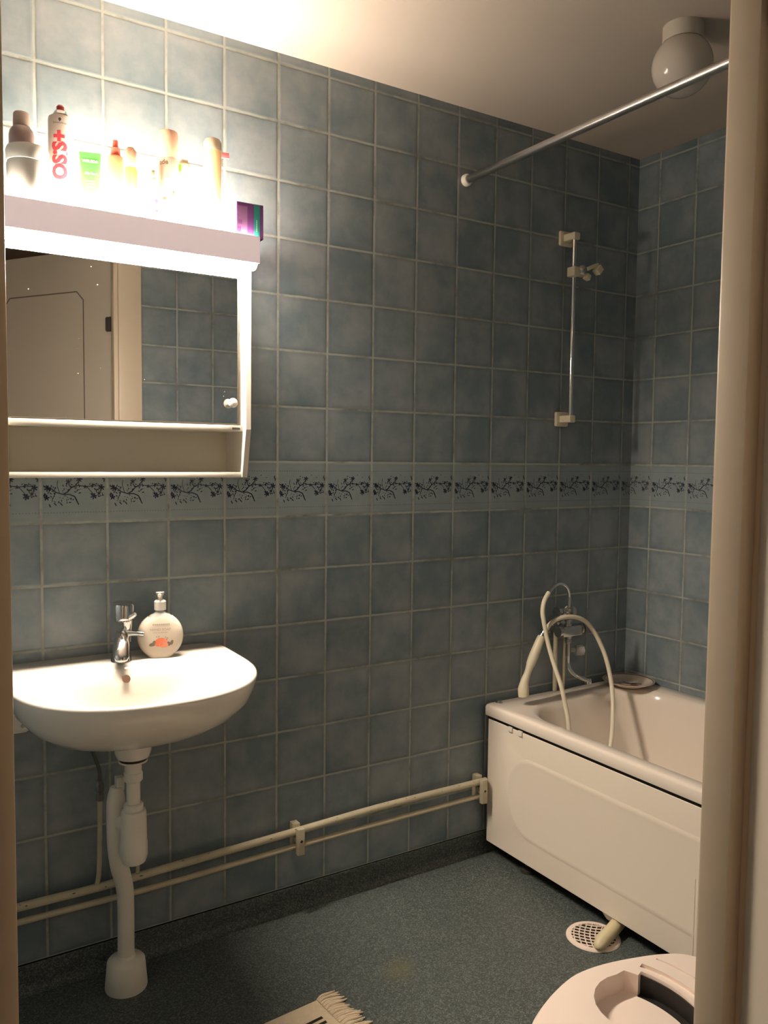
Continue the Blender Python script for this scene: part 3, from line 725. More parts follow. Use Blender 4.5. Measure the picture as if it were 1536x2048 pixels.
vs = [(-0.625 + 0.0291 * math.sin(FACE + a / 0.0286), -0.115 - 0.0291 * math.cos(FACE + a / 0.0286), LZ + 0.220 + h) for a, h in [(0.0032 * math.cos(k * PI / 5), 0.0038 * math.sin(k * PI / 5)) for k in range(10)]]
b.add(vs, [tuple(range(10))], 1)
vs = [(-0.625 + 0.0291 * math.sin(FACE + a / 0.0286), -0.115 - 0.0291 * math.cos(FACE + a / 0.0286), LZ + h) for a, h in ((-0.001, 0.2145), (0.001, 0.2145), (0.001, 0.217), (-0.001, 0.217))]
b.add(vs, [(0, 1, 2, 3)], 1)
b.build('lettering', [M_red, M_dark], t, flat=True)
# green tube, standing on its cap
t = thing('cream_tube', 'green cream tube with pale print standing beside the hairspray can', 'tube', (-0.558, -0.120, LZ), GRP)
b = MB(); rs = []
Mg = Matrix.Translation(Vector((-0.558, -0.120, LZ))) @ Matrix.Rotation(-0.25, 4, 'Z')
for z, hw, dp in ((0.018, 0.0135, 0.0135), (0.022, 0.0165, 0.0150), (0.045, 0.0195, 0.0135), (0.09, 0.0220, 0.0095), (0.135, 0.0240, 0.0045), (0.150, 0.0250, 0.0016), (0.164, 0.0255, 0.0012)):
    rs.append([Mg @ Vector((hw * math.cos(2 * PI * i / 28), dp * math.sin(2 * PI * i / 28), z)) for i in range(28)])
b.rings(rs); b.build('body', M_green, t)
b = MB(); b.lathe([(0, 0), (0.0145, 0), (0.0150, 0.002), (0.0150, 0.018), (0, 0.019)], (-0.558, -0.120, LZ), n=28); b.build('cap', M_green, t)
b = MB()
yt = lambda x, z: -(0.0018 + max(0.0, (0.150 - z)) * 0.118) - 0.0008
flat_text(b, 'WELEDA', 0.0095, 0.000, 0.142, 0, bold=0.0004, M=Mg, yoff=yt)
b.build('brand_lettering', [M_lgreen], t, flat=True); b = MB()
flat_text(b, 'Skin Food', 0.0070, 0.002, 0.112, 0, bold=0.0003, M=Mg, yoff=yt)
b.build('product_lettering', [M_lgreen], t, flat=True); b = MB()
for hw_, z_ in ((0.010, 0.092), (0.008, 0.085), (0.010, 0.078)):
    b.add([Mg @ Vector((x_, yt(x_, zz), zz)) for x_, zz in ((-hw_, z_), (hw_, z_), (hw_, z_ + 0.0018), (-hw_, z_ + 0.0018))], [(0, 1, 2, 3)])
b.build('small_print', [M_lgreen], t, flat=True)['kind'] = 'stuff'; b = MB()
disc(b, 0.007, 0.046, 0.0062, 0.0062, 0, 0, Mg, yt, 18)
b.build('round_mark', [M_lgreen], t, flat=True)
bottle('spray_bottle', 'small orange spray bottle with a coral pump beside the green tube', 'spray bottle', -0.4955, -0.115,
       [('body', [(0, 0), (0.017, 0), (0.019, 0.003), (0.019, 0.158), (0.0175, 0.166), (0.011, 0.171), (0, 0.171)], M_orange),
        ('pump', [(0, 0.170), (0.0115, 0.170), (0.0115, 0.187), (0.0075, 0.189), (0.0062, 0.205), (0.0055, 0.207), (0, 0.207)], M_coral)])
t = bottle('lotion_bottle', 'yellow green bottle with a peach slanted cap behind the orange bottle', 'bottle', -0.450, -0.085,
       [('body', [(0, 0), (0.015, 0), (0.017, 0.003), (0.017, 0.148), (0.014, 0.158), (0, 0.158)], M_yg),
        ('cap', [(0, 0.157), (0.0145, 0.157), (0.015, 0.16), (0.0145, 0.198), (0.008, 0.208), (0, 0.209)], M_peach)])
t = bottle('short_bottle', 'short white bottle with brown print beside the tall peach can', 'bottle', -0.408, -0.130,
       [('body', [(0, 0), (0.015, 0), (0.0165, 0.003), (0.0165, 0.135), (0.014, 0.143), (0.008, 0.146), (0, 0.146)], mat('off_white_bottle', (0.80, 0.68, 0.58), 0.35))])
b = MB()
for k in range(4):
    for (w_, z) in ((0.008, 0.134), (0.016, 0.1225)):
        a0 = -0.25 + (k - 2) * w_ / 4 / 0.0165; a1 = a0 + w_ / 4 / 0.0165
        b.add([(-0.408 + 0.0169 * math.sin(a), -0.130 - 0.0169 * math.cos(a), LZ + h) for a, h in ((a0, z - 0.003), (a1, z - 0.003), (a1, z + 0.003), (a0, z + 0.003))], [(0, 1, 2, 3)])
b.build('printed_label', mat('brown_label_print', (0.32, 0.20, 0.15), 0.5), t, flat=True)
bottle('roll_on_bottle', 'tiny bottle with a purple ribbed cap in front of the short white bottle', 'bottle', -0.4145, -0.175,
       [('body', [(0, 0), (0.011, 0), (0.012, 0.002), (0.012, 0.030), (0, 0.031)], M_w),
        ('cap', [(0, 0.03), (0.0105, 0.03), (0.0105, 0.058), (0.009, 0.060), (0, 0.060)], M_purple)])
t = bottle('deodorant_can', 'tall peach capped spray can with dark brown print', 'spray can', -0.3615, -0.115,
       [('body', [(0, 0), (0.024, 0), (0.0255, 0.003), (0.0255, 0.183), (0.0245, 0.187), (0, 0.187)], M_beige),
        ('cap', [(0, 0.186), (0.0245, 0.186), (0.0245, 0.248), (0.022, 0.256), (0.014, 0.259), (0, 0.259)], M_peach)])
b = MB()
wrap_text(b, 'ade', 0.017, -0.3615, -0.115, 0.0256, 0.185 - 0.012, FACE - 0.55, False, 0, bold=0.0006)
MDK = mat('dark_brown_print', (0.14, 0.08, 0.05), 0.5); MTN = mat('tan_print', (0.50, 0.33, 0.15), 0.5)
b.build('lettering', [MDK, MTN], t, flat=True); b = MB()
wrap_text(b, 'c', 0.020, -0.3615, -0.115, 0.0256, 0.140, FACE - 0.1, False, 1)
b.build('lettering', [MDK, MTN], t, flat=True); b = MB()
for a, z in ((-0.55, 0.082), (-0.35, 0.0825), (0.45, 0.10), (0.48, 0.092)):
    b.add([(-0.3615 + 0.0259 * math.sin(FACE + aa), -0.115 - 0.0259 * math.cos(FACE + aa), LZ + h) for aa, h in ((a - 0.1, z - 0.004), (a + 0.1, z - 0.003), (a + 0.1, z + 0.004), (a - 0.1, z + 0.003))], [(0, 1, 2, 3)], 0)
b.build('printed_marks', [MDK, MTN], t, flat=True)
t = bottle('shampoo_bottle', 'pale green white bottle with a small green square mark behind the peach can', 'bottle', -0.312, -0.085,
       [('body', [(0, 0), (0.018, 0), (0.021, 0.003), (0.021, 0.18), (0.018, 0.192), (0, 0.193)], mat('pale_green_bottle', (0.74, 0.84, 0.58), 0.35)),
        ('cap', [(0, 0.192), (0.013, 0.192), (0.013, 0.212), (0, 0.213)], M_w)])
b = MB(); a0 = -0.72
b.add([(-0.312 + 0.0215 * math.sin(a), -0.085 - 0.0215 * math.cos(a), LZ + h) for a, h in ((a0 - 0.25, 0.168), (a0 + 0.15, 0.170), (a0 + 0.15, 0.187), (a0 - 0.25, 0.185))], [(0, 1, 2, 3)])
b.build('printed_label', mat('green_square_print', (0.15, 0.42, 0.03), 0.5), t, flat=True)
# tall apricot tube standing on its cap (narrow below)
bottle('sunscreen_tube', 'tall apricot bottle narrowing downwards beside the purple carton', 'bottle', -0.248, -0.130,
       [('body', [(0, 0), (0.0165, 0), (0.0180, 0.003), (0.0190, 0.05), (0.0220, 0.15), (0.0238, 0.225), (0, 0.226)], M_peach2),
        ('cap', [(0, 0.225), (0.0242, 0.225), (0.0235, 0.247), (0.019, 0.256), (0.010, 0.260), (0, 0.260)], mat('pale_peach_cap', (0.90, 0.70, 0.52), 0.35))])
# pink handle
t = thing('pink_razor', 'pink plastic handle sticking out behind the tall apricot bottle', 'razor', (-0.245, -0.060, LZ), GRP)
b = MB(); b.obox((-0.205, -0.060, LZ + 0.2475), (0.062, 0.006, 0.0155), Matrix.Rotation(-0.06, 3, 'Y'), bev=0.002)
b.build('handle', M_pink, t)
b = MB(); b.tube([(-0.233, -0.060, LZ + 0.245), (-0.245, -0.058, LZ + 0.18), (-0.243, -0.060, LZ + 0.0)], [0.004, 0.005, 0.005], 10, smooth=5); b.build('stem', M_pink, t)
# purple carton
Mc = Matrix.Translation(Vector((-0.1675, -0.146, LZ))) @ Matrix.Rotation(math.radians(-2), 4, 'Z') 
t = thing('purple_carton', 'purple and teal cardboard carton on the right end of the lamp box', 'carton', (-0.1675, -0.146, LZ), GRP)
b = MB(); bm = bmesh.new(); bmesh.ops.create_cube(bm, size=1)
CW, CD, CH = 0.075, 0.100, 0.090
for v in bm.verts: v.co = Vector((v.co.x * CW, v.co.y * CD, v.co.z * CH + CH / 2))
bmesh.ops.bevel(bm, geom=bm.edges[:], offset=0.0015, segments=1, affect='EDGES'); b.bm(bm, Mc)
M_cpur = mat('purple_card', (0.17, 0.055, 0.22), 0.4); M_cteal = mat('teal_card', (0.03, 0.23, 0.20), 0.4); M_clil = mat('lilac_card', (0.30, 0.14, 0.30), 0.4)
M_cwht = mat('white_card', (0.85, 0.82, 0.80), 0.4); M_cmag = mat('magenta_card', (0.55, 0.06, 0.22), 0.4)
b.build('box', M_cpur, t)
b = MB(); yf = -CD / 2 - 0.0006; xl = -CW / 2 - 0.0006
def fr(x0, x1, z0, z1, mi, dy=0.0):
    b.add([Mc @ Vector(p) for p in ((x0, yf - dy, z0), (x1, yf - dy, z0), (x1, yf - dy, z1), (x0, yf - dy, z1))], [(0, 1, 2, 3)], mi)
fr(0.010, 0.027, 0.003, 0.087, 1); fr(-0.035, -0.008, 0.006, 0.080, 2); fr(-0.035, -0.026, 0.010, 0.026, 4, 0.0003)
fr(-0.034, -0.021, 0.030, 0.048, 2, 0.0003)
for k in range(6): fr(-0.033 + k * 0.0018, -0.032 + k * 0.0018, 0.033, 0.044, 0, 0.0006)
b.add([Mc @ Vector(p) for p in ((xl, -CD / 2 + 0.001, 0.001), (xl, CD / 2 - 0.001, 0.001), (xl, CD / 2 - 0.001, CH - 0.001), (xl, -CD / 2 + 0.001, CH - 0.001))], [(0, 1, 2, 3)], 3)
b.add([Mc @ Vector((xl - 0.0004, y_, z_)) for y_, z_ in ((0.040, 0.048), (0.010, 0.048), (0.018, 0.028), (0.032, 0.028))], [(0, 1, 2, 3)], 5)
for k in range(7): fr(0.0165, 0.0195, 0.018 + k * 0.0045, 0.0213 + k * 0.0045, 6, 0.0004)
b.build('printed_panel', [M_cpur, M_cteal, M_clil, M_cwht, M_cmag, mat('apricot_print', (0.85, 0.55, 0.35), 0.4), mat('pale_teal_print', (0.35, 0.62, 0.50), 0.4)], t, flat=True)

# ---------------------------------------------------------------- basin waste
TX, TY = BC, -0.19
t = thing('drain_trap', 'white plastic basin drain trap running down to the floor', 'drain', (TX, -0.13, 0.0))
b = MB(); b.lathe([(0.0, 0.0), (0.033, 0.0), (0.034, 0.004), (0.033, 0.008), (0.0, 0.008)], (TX, TY, 0.643), n=32); b.build('rubber_gasket', M_black, t)
b = MB(); b.lathe([(0.0, 0), (0.020, 0), (0.021, 0.005), (0.021, 0.030), (0.036, 0.034), (0.036, 0.038), (0, 0.038)], (TX, TY, 0.606), n=32); b.build('tailpiece', M_plas, t)
b = MB(); b.lathe([(0, 0), (0.020, 0), (0.0235, 0.004), (0.0235, 0.022), (0.021, 0.025), (0, 0.025)], (TX, TY, 0.588), n=24); b.build('coupling_nut', M_plas, t)
b = MB(); b.cyl((TX, TY, 0.50), (TX, TY, 0.592), 0.0170); b.build('inlet_pipe', M_plas, t)
b = MB(); b.lathe([(0, 0), (0.019, 0.0), (0.029, 0.006), (0.0345, 0.022), (0.0345, 0.055), (0.033, 0.058), (0.032, 0.132), (0.030, 0.140), (0.0245, 0.143), (0.0245, 0.156), (0.022, 0.159), (0, 0.159)], (TX, TY, 0.372), n=36); b.build('trap_body', M_plas, t)
b = MB(); b.tube([(TX - 0.028, -0.135, 0.560), (TX - 0.030, -0.135, 0.52), (TX - 0.030, -0.135, 0.42), (TX - 0.022, -0.13, 0.35), (TX - 0.006, -0.12, 0.28), (TX - 0.002, -0.115, 0.22), (TX - 0.001, -0.110, 0.07)], [0.015, 0.0235, 0.0235, 0.0235, 0.022, 0.0215, 0.0215], 24, smooth=5)
b.tube([(TX - 0.020, -0.150, 0.47), (TX, TY, 0.47)], 0.022, 20)
b.build('outlet_pipe', M_plas, t)
b = MB(); b.box(TX - 0.030, TX - 0.010, -0.145, -0.122, 0.550, 0.585, bev=0.002); b.build('valve_stub', M_plas, t)
b = MB(); b.lathe([(0, 0), (0.054, 0.0), (0.055, 0.004), (0.049, 0.072), (0.045, 0.077), (0.025, 0.083), (0.022, 0.090), (0, 0.090)], (TX - 0.001, -0.110, 0.0), n=40); b.build('floor_foot', M_plas, t)

# ---------------------------------------------------------------- heating / water pipes along the back wall
py = -0.035
def zpipe(x, pts):
    for (a, za), (c, zc) in zip(pts, pts[1:]):
        if a <= x <= c: return za + (zc - za) * (x - a) / (c - a)
    return pts[-1][1]
UP = [(XL + 0.001, 0.256), (-0.740, 0.254), (-0.534, 0.252), (-0.356, 0.257), (0.066, 0.268), (0.357, 0.277), (0.800, 0.277)]
LO = [(XL + 0.001, 0.215), (-0.741, 0.214), (-0.534, 0.212), (-0.356, 0.212), (0.066, 0.221), (0.357, 0.223), (0.800, 0.226)]
t = thing('upper_pipe', 'thicker cream painted water pipe running along the tiled wall, upper of the pair', 'pipe', (0, py, 0.265))
b = MB(); b.tube([(x, py, z) for x, z in UP], 0.0112, 14, smooth=3)
pr = b.build('main_run', M_pipe, t)
rnd = random.Random(5); b = MB()
for k in range(26):
    x = rnd.uniform(-0.74, 0.76); z = zpipe(x, UP); an = rnd.uniform(0.1, 1.2); l = rnd.uniform(0.002, 0.008); w_ = rnd.uniform(0.05, 0.16)
    b.add([(xx, py - 0.0115 * math.cos(a), z + 0.0115 * math.sin(a)) for xx, a in ((x - l, an), (x, an - w_), (x + l, an), (x, an + w_))], [(0, 1, 2, 3)])
b.build('paint_chips', mat('rust_chip', (0.10, 0.06, 0.035), 0.8), pr, flat=True)['kind'] = 'stuff'
b = MB(); b.tube([(-0.545, py, zpipe(-0.545, UP)), (-0.537, py, 0.285), (-0.534, py, 0.355), (-0.532, py, 0.492)], 0.0065, 12, smooth=4); b.build('branch_pipe', M_pipe, t)
b = MB(); b.tube([(-0.433, py, zpipe(-0.433, UP)), (-0.432, py, 0.33), (-0.431, py, 0.50)], 0.0055, 12, smooth=2); b.build('branch_pipe', M_pipe, t)
b = MB()
b.lathe([(0.008, 0), (0.0115, 0.002), (0.0115, 0.018), (0.009, 0.020), (0.009, 0.026), (0.012, 0.028), (0.012, 0.046), (0.0085, 0.05), (0.0085, 0.058), (0.005, 0.06)], (-0.532, py, 0.490), n=6); b.build('coupling', M_dchrome, t, flat=True)
b = MB(); b.tube([(-0.532, -0.035, 0.545), (-0.532, -0.037, 0.569), (-0.542, -0.040, 0.605), (-0.561, -0.060, 0.655), (-0.570, -0.068, 0.690)], 0.0052, 10, smooth=5); b.build('flexible_hose', mat('dark_grey_hose', (0.10, 0.10, 0.09), 0.5), t)
t2 = MB(); t2.tube([(x, py, z) for x, z in LO], 0.0085, 14, smooth=3)
tag(t2.build('lower_pipe', M_pipe), 'thinner cream painted water pipe near the floor, lower of the pair', 'pipe')
for x, lab_ in ((0.058, 'cream double pipe clamp midway between the washbasin and the bathtub'), (0.776, 'cream double pipe clamp right beside the bathtub panel')):
    t = thing('pipe_clamp', lab_, 'clamp', (x, 0, 0.25), 'pipe clamps on the two pipes')
    zu, zl = zpipe(x, UP), zpipe(x, LO)
    b = MB(); b.box(x - 0.011, x + 0.011, -0.030, -0.001, zl - 0.018, zu + 0.020, bev=0.0015); b.build('wall_block', M_pipe, t)
    b = MB(); b.box(x - 0.011, x + 0.011, -0.062, -0.044, zl - 0.020, zu + 0.014, bev=0.0015)
    b.box(x - 0.011, x + 0.011, -0.046, -0.028, zl + 0.014, zu - 0.016)
    c_ = b.build('front_bar', M_pipe, t)
    b = MB(); b.lathe([(0, 0), (0.004, 0), (0.0045, 0.0012), (0, 0.0014)], (x, -0.062, (zu + zl) / 2), (0, -1, 0), 12); b.build('screw', M_dark, c_)

# ---------------------------------------------------------------- bathtub
t = thing('bathtub', 'white enamelled bathtub with a front panel along the far wall', 'bathtub', (1.17, -0.8, 0.0))
b = MB()
TX0, TX1, TY0, TY1 = 0.800, 1.5395, -1.585, -0.018
def tr(x0, x1, y0, y1, r, z): return [(x, y, z) for x, y in rrect4(x0, x1, y0, y1, r, 10)]
o4 = lambda r: (r, r, r, r)
rg = [tr(TX0 + 0.012, TX1 - 0.012, TY0 + 0.012, TY1 - 0.012, o4(0.008), 0.512),
      tr(TX0 + 0.002, TX1, TY0, TY1, o4(0.010), 0.512), tr(TX0, TX1, TY0, TY1, o4(0.012), 0.520), tr(TX0, TX1, TY0, TY1, o4(0.012), 0.542),
      tr(TX0 + 0.003, TX1 - 0.003, TY0 + 0.003, TY1 - 0.003, o4(0.014), 0.549), tr(TX0 + 0.010, TX1 - 0.008, TY0 + 0.010, TY1 - 0.008, o4(0.02), 0.552),
      tr(0.850, 1.480, -1.50, -0.090, (0.20, 0.20, 0.12, 0.12), 0.550),
      tr(0.858, 1.472, -1.49, -0.100, (0.20, 0.20, 0.12, 0.12), 0.546),
      tr(0.866, 1.464, -1.475, -0.112, (0.20, 0.20, 0.12, 0.12), 0.535),
      tr(0.872, 1.458, -1.46, -0.122, (0.19, 0.19, 0.12, 0.12), 0.51),
      tr(0.892, 1.440, -1.42, -0.150, (0.18, 0.18, 0.12, 0.12), 0.40),
      tr(0.915, 1.420, -1.36, -0.180, (0.17, 0.17, 0.12, 0.12), 0.27),
      tr(0.945, 1.390, -1.28, -0.220, (0.15, 0.15, 0.12, 0.12), 0.195),
      tr(1.000, 1.335, -1.20, -0.290, (0.11, 0.11, 0.10, 0.10), 0.172)]
b.rings(rg, cap0=False); b.build('tub', M_enam, t, angle=50)
def panel(y0, y1):
    b = MB(); X0 = 0.812; z0, z1 = 0.052, 0.498
    def rr(iy, iz, r, x): return [(x, y, z) for y, z in rrect(y0 + iy, y1 - iy, z0 + iz, z1 - iz, r, 8)]
    seq = [rr(0, 0, 0.002, X0 + 0.018), rr(0, 0, 0.002, X0 + 0.002), rr(0.002, 0.002, 0.003, X0),
           rr(0.104, 0.082, 0.125, X0), rr(0.110, 0.088, 0.120, X0 - 0.0010), rr(0.116, 0.094, 0.115, X0 - 0.0014), rr(0.122, 0.100, 0.110, X0 - 0.0010), rr(0.132, 0.110, 0.10, X0)]
    b.rings(seq, cap0=True, cap1=True); return b
pn = panel(-1.57, -0.028)
for k in range(3): pn.box(0.8105, 0.8135, -0.90 - k * 0.010 - 0.0025, -0.90 - k * 0.010 + 0.0025, 0.06, 0.30, bev=0.001)
pp = pn.build('front_panel', M_panel, t, angle=9)
b = MB()
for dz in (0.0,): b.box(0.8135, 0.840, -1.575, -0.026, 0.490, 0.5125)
b.build('panel_gap_shade', M_black, t, flat=True)  # black strip put in as the shade between rim and panel
for y in (-0.150, -0.200):
    b = MB(); b.box(0.8065, 0.8125, y - 0.010, y + 0.010, 0.484, 0.502, bev=0.002); b.build('panel_clip', M_plas, pp)
for x, y in ((0.86, -0.20), (0.86, -1.35), (1.45, -0.20), (1.45, -1.35)):
    b = MB(); b.cyl((x, y, 0.015), (x, y, 0.20), 0.012, 12); b.lathe([(0, 0), (0.028, 0), (0.028, 0.012), (0.014, 0.018), (0, 0.018)], (x, y, 0.0), n=16); b.build('leg', M_dark, t)
b = MB(); b.lathe([(0, 0), (0.030, 0.004), (0.040, 0.02), (0.042, 0.05), (0.030, 0.075), (0, 0.08)], (0.865, -0.585, 0.018), n=24)
b.cyl((0.865, -0.585, 0.09), (0.95, -0.60, 0.172), 0.02, 16); b.build('waste_trap', M_plas, t)
b = MB(); b.tube([(0.905, -0.600, 0.070), (0.860, -0.615, 0.040), (0.815, -0.628, 0.028), (0.765, -0.643, 0.0245), (0.735, -0.652, 0.0235), (0.718, -0.657, 0.016), (0.712, -0.659, 0.008)], [0.0205, 0.0205, 0.0205, 0.0205, 0.0200, 0.0165, 0.009], 20, smooth=5); b.build('waste_hose', M_yel, t)
b = MB(); b.lathe([(0, 0), (0.010, 0), (0.012, 0.004), (0.008, 0.012), (0, 0.013)], (0.845, -0.045, 0.551), n=16); b.build('rim_fitting', M_chrome, t)

# floor drain grate
t = thing('floor_drain', 'round white plastic floor drain grate by the bathtub', 'drain', (0.757, -0.598, 0.0))
gx, gy, gr_ = 0.757, -0.598, 0.080
b = MB(); b.lathe([(0.064, 0.0012), (0.064, 0.005), (0.068, 0.0065), (gr_ - 0.003, 0.005), (gr_, 0.001), (gr_, 0.0005)], (gx, gy, 0), n=48, cap=False); b.build('rim', M_litter, t)
b = MB()
for k in range(-4, 5):
    for sgn in (1, -1):
        c = k * 0.0155; h = math.sqrt(max(0, 0.066 ** 2 - c * c)); pts = []
        for i in range(9):
            s_ = -h + 2 * h * i / 8; off = c + sgn * 0.010 * math.cos(s_ / 0.066 * PI / 2)
            pts.append((gx + (s_ * 0.707 - off * 0.707 * sgn), gy + (s_ * 0.707 * sgn + off * 0.707), 0.0048))
        b.tube(pts, 0.0020, 6)
b.build('grate_lattice', M_litter, t)
b = MB(); b.lathe([(0, 0.0005), (0.064, 0.0005), (0.064, 0.0010), (0, 0.0010)], (gx, gy, 0), n=32); b.build('drain_well_shade', M_black, t)  # flat black disc, the dark below the grate put into its colour

# plate in the bathtub corner
PL = Vector((1.436, -0.114, 0.5525))
t = thing('saucer', 'patterned oval saucer resting on the corner of the bathtub rim', 'plate', PL)
b = MB(); b.lathe([(0, 0.002), (0.050, 0.002), (0.054, 0.0), (0.058, 0.002), (0.078, 0.010), (0.0965, 0.019), (0.098, 0.020), (0.0965, 0.0215), (0.075, 0.013), (0.057, 0.006), (0, 0.0055)], PL, n=48)
b.build('dish', mat('saucer_glaze', (0.58, 0.50, 0.43), 0.25), t)
b = MB(); b.lathe([(0.0895, 0.0185), (0.0895, 0.0190), (0.0935, 0.0208), (0.0935, 0.0203)], PL, n=48, cap=False)
rnd = random.Random(3)
for k in range(14):
    a = rnd.uniform(0, 2 * PI); r = rnd.uniform(0, 0.042); c = PL + Vector((r * math.cos(a), r * math.sin(a), 0.0064))
    b.add([c + Vector((rnd.uniform(0.005, 0.014) * math.cos(q), rnd.uniform(0.004, 0.01) * math.sin(q), 0)) for q in [2 * PI * i / 7 for i in range(7)]], [tuple(range(7))], 1)
b.build('painted_motif', [mat('brown_line', (0.10, 0.06, 0.045), 0.4), mat('brown_flower_print', (0.17, 0.09, 0.07), 0.4)], t, flat=True)

# ---------------------------------------------------------------- shower mixer on the back wall
t = thing('shower_mixer', 'chrome bath and shower mixer with a curved hose arm above the bathtub', 'mixer tap', (1.145, -0.0, 0.79))
b = MB(); b.obox((1.150, -0.080, 0.789), (0.098, 0.036, 0.040), bev=0.006); b.cyl((1.205, -0.080, 0.789), (1.197, -0.080, 0.789), 0.021, 24)
b.cyl((1.088, -0.080, 0.789), (1.102, -0.080, 0.789), 0.020, 24); b.build('body', M_dchrome, t)
b = MB(); b.cyl((1.206, -0.080, 0.789), (1.211, -0.080, 0.789), 0.0205, 24); b.build('end_ring', M_black, t)
b = MB()
for x in (1.115, 1.185): b.cyl((x, -0.004, 0.789), (x, -0.064, 0.789), 0.010, 16); b.lathe([(0, 0), (0.024, 0), (0.022, 0.008), (0.012, 0.012), (0, 0.012)], (x, -0.001, 0.789), (0, -1, 0), 20)
b.build('wall_unions', M_dchrome, t)
b = MB(); b.lathe([(0.014, 0), (0.014, 0.006), (0.011, 0.008), (0.011, 0.014), (0.0145, 0.016), (0.0145, 0.024), (0.009, 0.028), (0.009, 0.05), (0.011, 0.053), (0.011, 0.064), (0.007, 0.067)], (1.141, -0.080, 0.808), n=20); b.build('diverter_stem', M_dchrome, t)
b = MB()
for k in range(3): b.cyl((1.130 - k * 0.018, -0.080, 0.862), (1.116 - k * 0.018, -0.080, 0.862), (0.010, 0.019, 0.021)[k], 8)
b.build('diverter_knob', M_dchrome, t)
b = MB(); b.cyl((1.150, -0.072, 0.858), (1.168, -0.068, 0.856), 0.022, 24); b.build('knob', M_glass, t)
b = MB(); b.tube([(1.141, -0.080, 0.872), (1.142, -0.08, 0.888), (1.140, -0.08, 0.925), (1.119, -0.085, 0.955), (1.084, -0.09, 0.968), (1.050, -0.095, 0.962), (1.021, -0.10, 0.941)], 0.0062, 14, smooth=6); b.build('hose_arm', M_chrome, t)
b = MB(); b.lathe([(0.013, 0), (0.013, -0.010), (0.011, -0.012), (0.0125, -0.018), (0.0125, -0.026), (0.009, -0.03), (0.009, -0.075), (0.0, -0.076)], (1.143, -0.080, 0.770), n=20); b.build('valve_stem', M_dchrome, t)
b = MB(); b.cyl((1.152, -0.082, 0.716), (1.168, -0.092, 0.715), 0.009, 16)
for k in range(8):
    a = 2 * PI * k / 8; b.obox((1.182, -0.098 + 0.012 * math.cos(a), 0.7145 + 0.014 * math.sin(a)), (0.026, 0.010, 0.010), Matrix.Rotation(-0.5, 3, 'Z'), bev=0.002)
b.cyl((1.168, -0.092, 0.7145), (1.196, -0.106, 0.7145), 0.016, 16); b.build('crystal_knob', M_glass, t)
b = MB(); b.tube([(1.143, -0.080, 0.70), (1.144, -0.08, 0.669), (1.147, -0.086, 0.645), (1.158, -0.10, 0.627), (1.174, -0.12, 0.616), (1.192, -0.134, 0.607)], 0.0072, 14, smooth=6)
b.lathe([(0.009, 0), (0.010, -0.004), (0.010, -0.016), (0.008, -0.018), (0, -0.018)], (1.194, -0.136, 0.614), (-0.1, 0.1, 1), 16); b.build('spout', M_chrome, t)
b = MB(); b.tube([(1.129, -0.028, 0.775), (1.131, -0.028, 0.5535)], 0.0085, 14); b.build('supply_pipe', M_pipe, t)
b = MB(); b.tube([(1.174, -0.028, 0.775), (1.172, -0.028, 0.5535)], 0.0075, 14); b.build('supply_pipe', M_pipe, t)

t = thing('hand_shower', 'cream hand shower on a looped hose hanging over the mixer', 'hand shower', (0.987, -0.10, 0.79))
hp = [(1.021, -0.100, 0.942), (1.012, -0.101, 0.934), (0.993, -0.105, 0.911), (0.983, -0.110, 0.875), (0.984, -0.120, 0.832), (0.993, -0.130, 0.770), (1.003, -0.150, 0.701), (1.012, -0.180, 0.627), (1.016, -0.200, 0.559),
      (1.016, -0.215, 0.512), (1.020, -0.225, 0.440), (1.040, -0.240, 0.36), (1.080, -0.26, 0.30), (1.125, -0.275, 0.31), (1.155, -0.275, 0.35), (1.172, -0.268, 0.392), (1.200, -0.250, 0.435), (1.236, -0.220, 0.495), (1.264, -0.190, 0.557), (1.281, -0.160, 0.622),
      (1.273, -0.140, 0.694), (1.252, -0.120, 0.758), (1.217, -0.112, 0.806), (1.174, -0.115, 0.834), (1.121, -0.113, 0.848), (1.068, -0.108, 0.846), (1.037, -0.10, 0.832), (1.013, -0.10, 0.811), (0.999, -0.10, 0.797)]
b = MB(); b.tube(hp, 0.0080, 14, smooth=6); b.build('hose', M_hose, t)
b = MB(); b.lathe([(0.005, 0), (0.007, 0.002), (0.007, 0.012), (0.011, 0.014), (0.011, 0.022), (0.0, 0.022)], (1.002, -0.10, 0.806), Vector((-0.5, 0, -0.86)), 18); b.build('hose_nut', M_chrome, t)
b = MB(); b.tube([(0.990, -0.10, 0.787), (0.982, -0.10, 0.772), (0.954, -0.10, 0.718), (0.940, -0.10, 0.690)], [0.0125, 0.0150, 0.0175, 0.0160], 20, smooth=4)
b.tube([(0.942, -0.10, 0.695), (0.930, -0.10, 0.668), (0.918, -0.10, 0.642)], [0.0155, 0.0120, 0.0125], 20, smooth=4); b.build('handle', M_cream, t)
b = MB(); b.tube([(0.924, -0.10, 0.655), (0.912, -0.102, 0.632), (0.906, -0.104, 0.608), (0.906, -0.106, 0.583)], [0.0125, 0.0150, 0.0195, 0.0190], 22, smooth=4); b.build('head', M_cream, t)

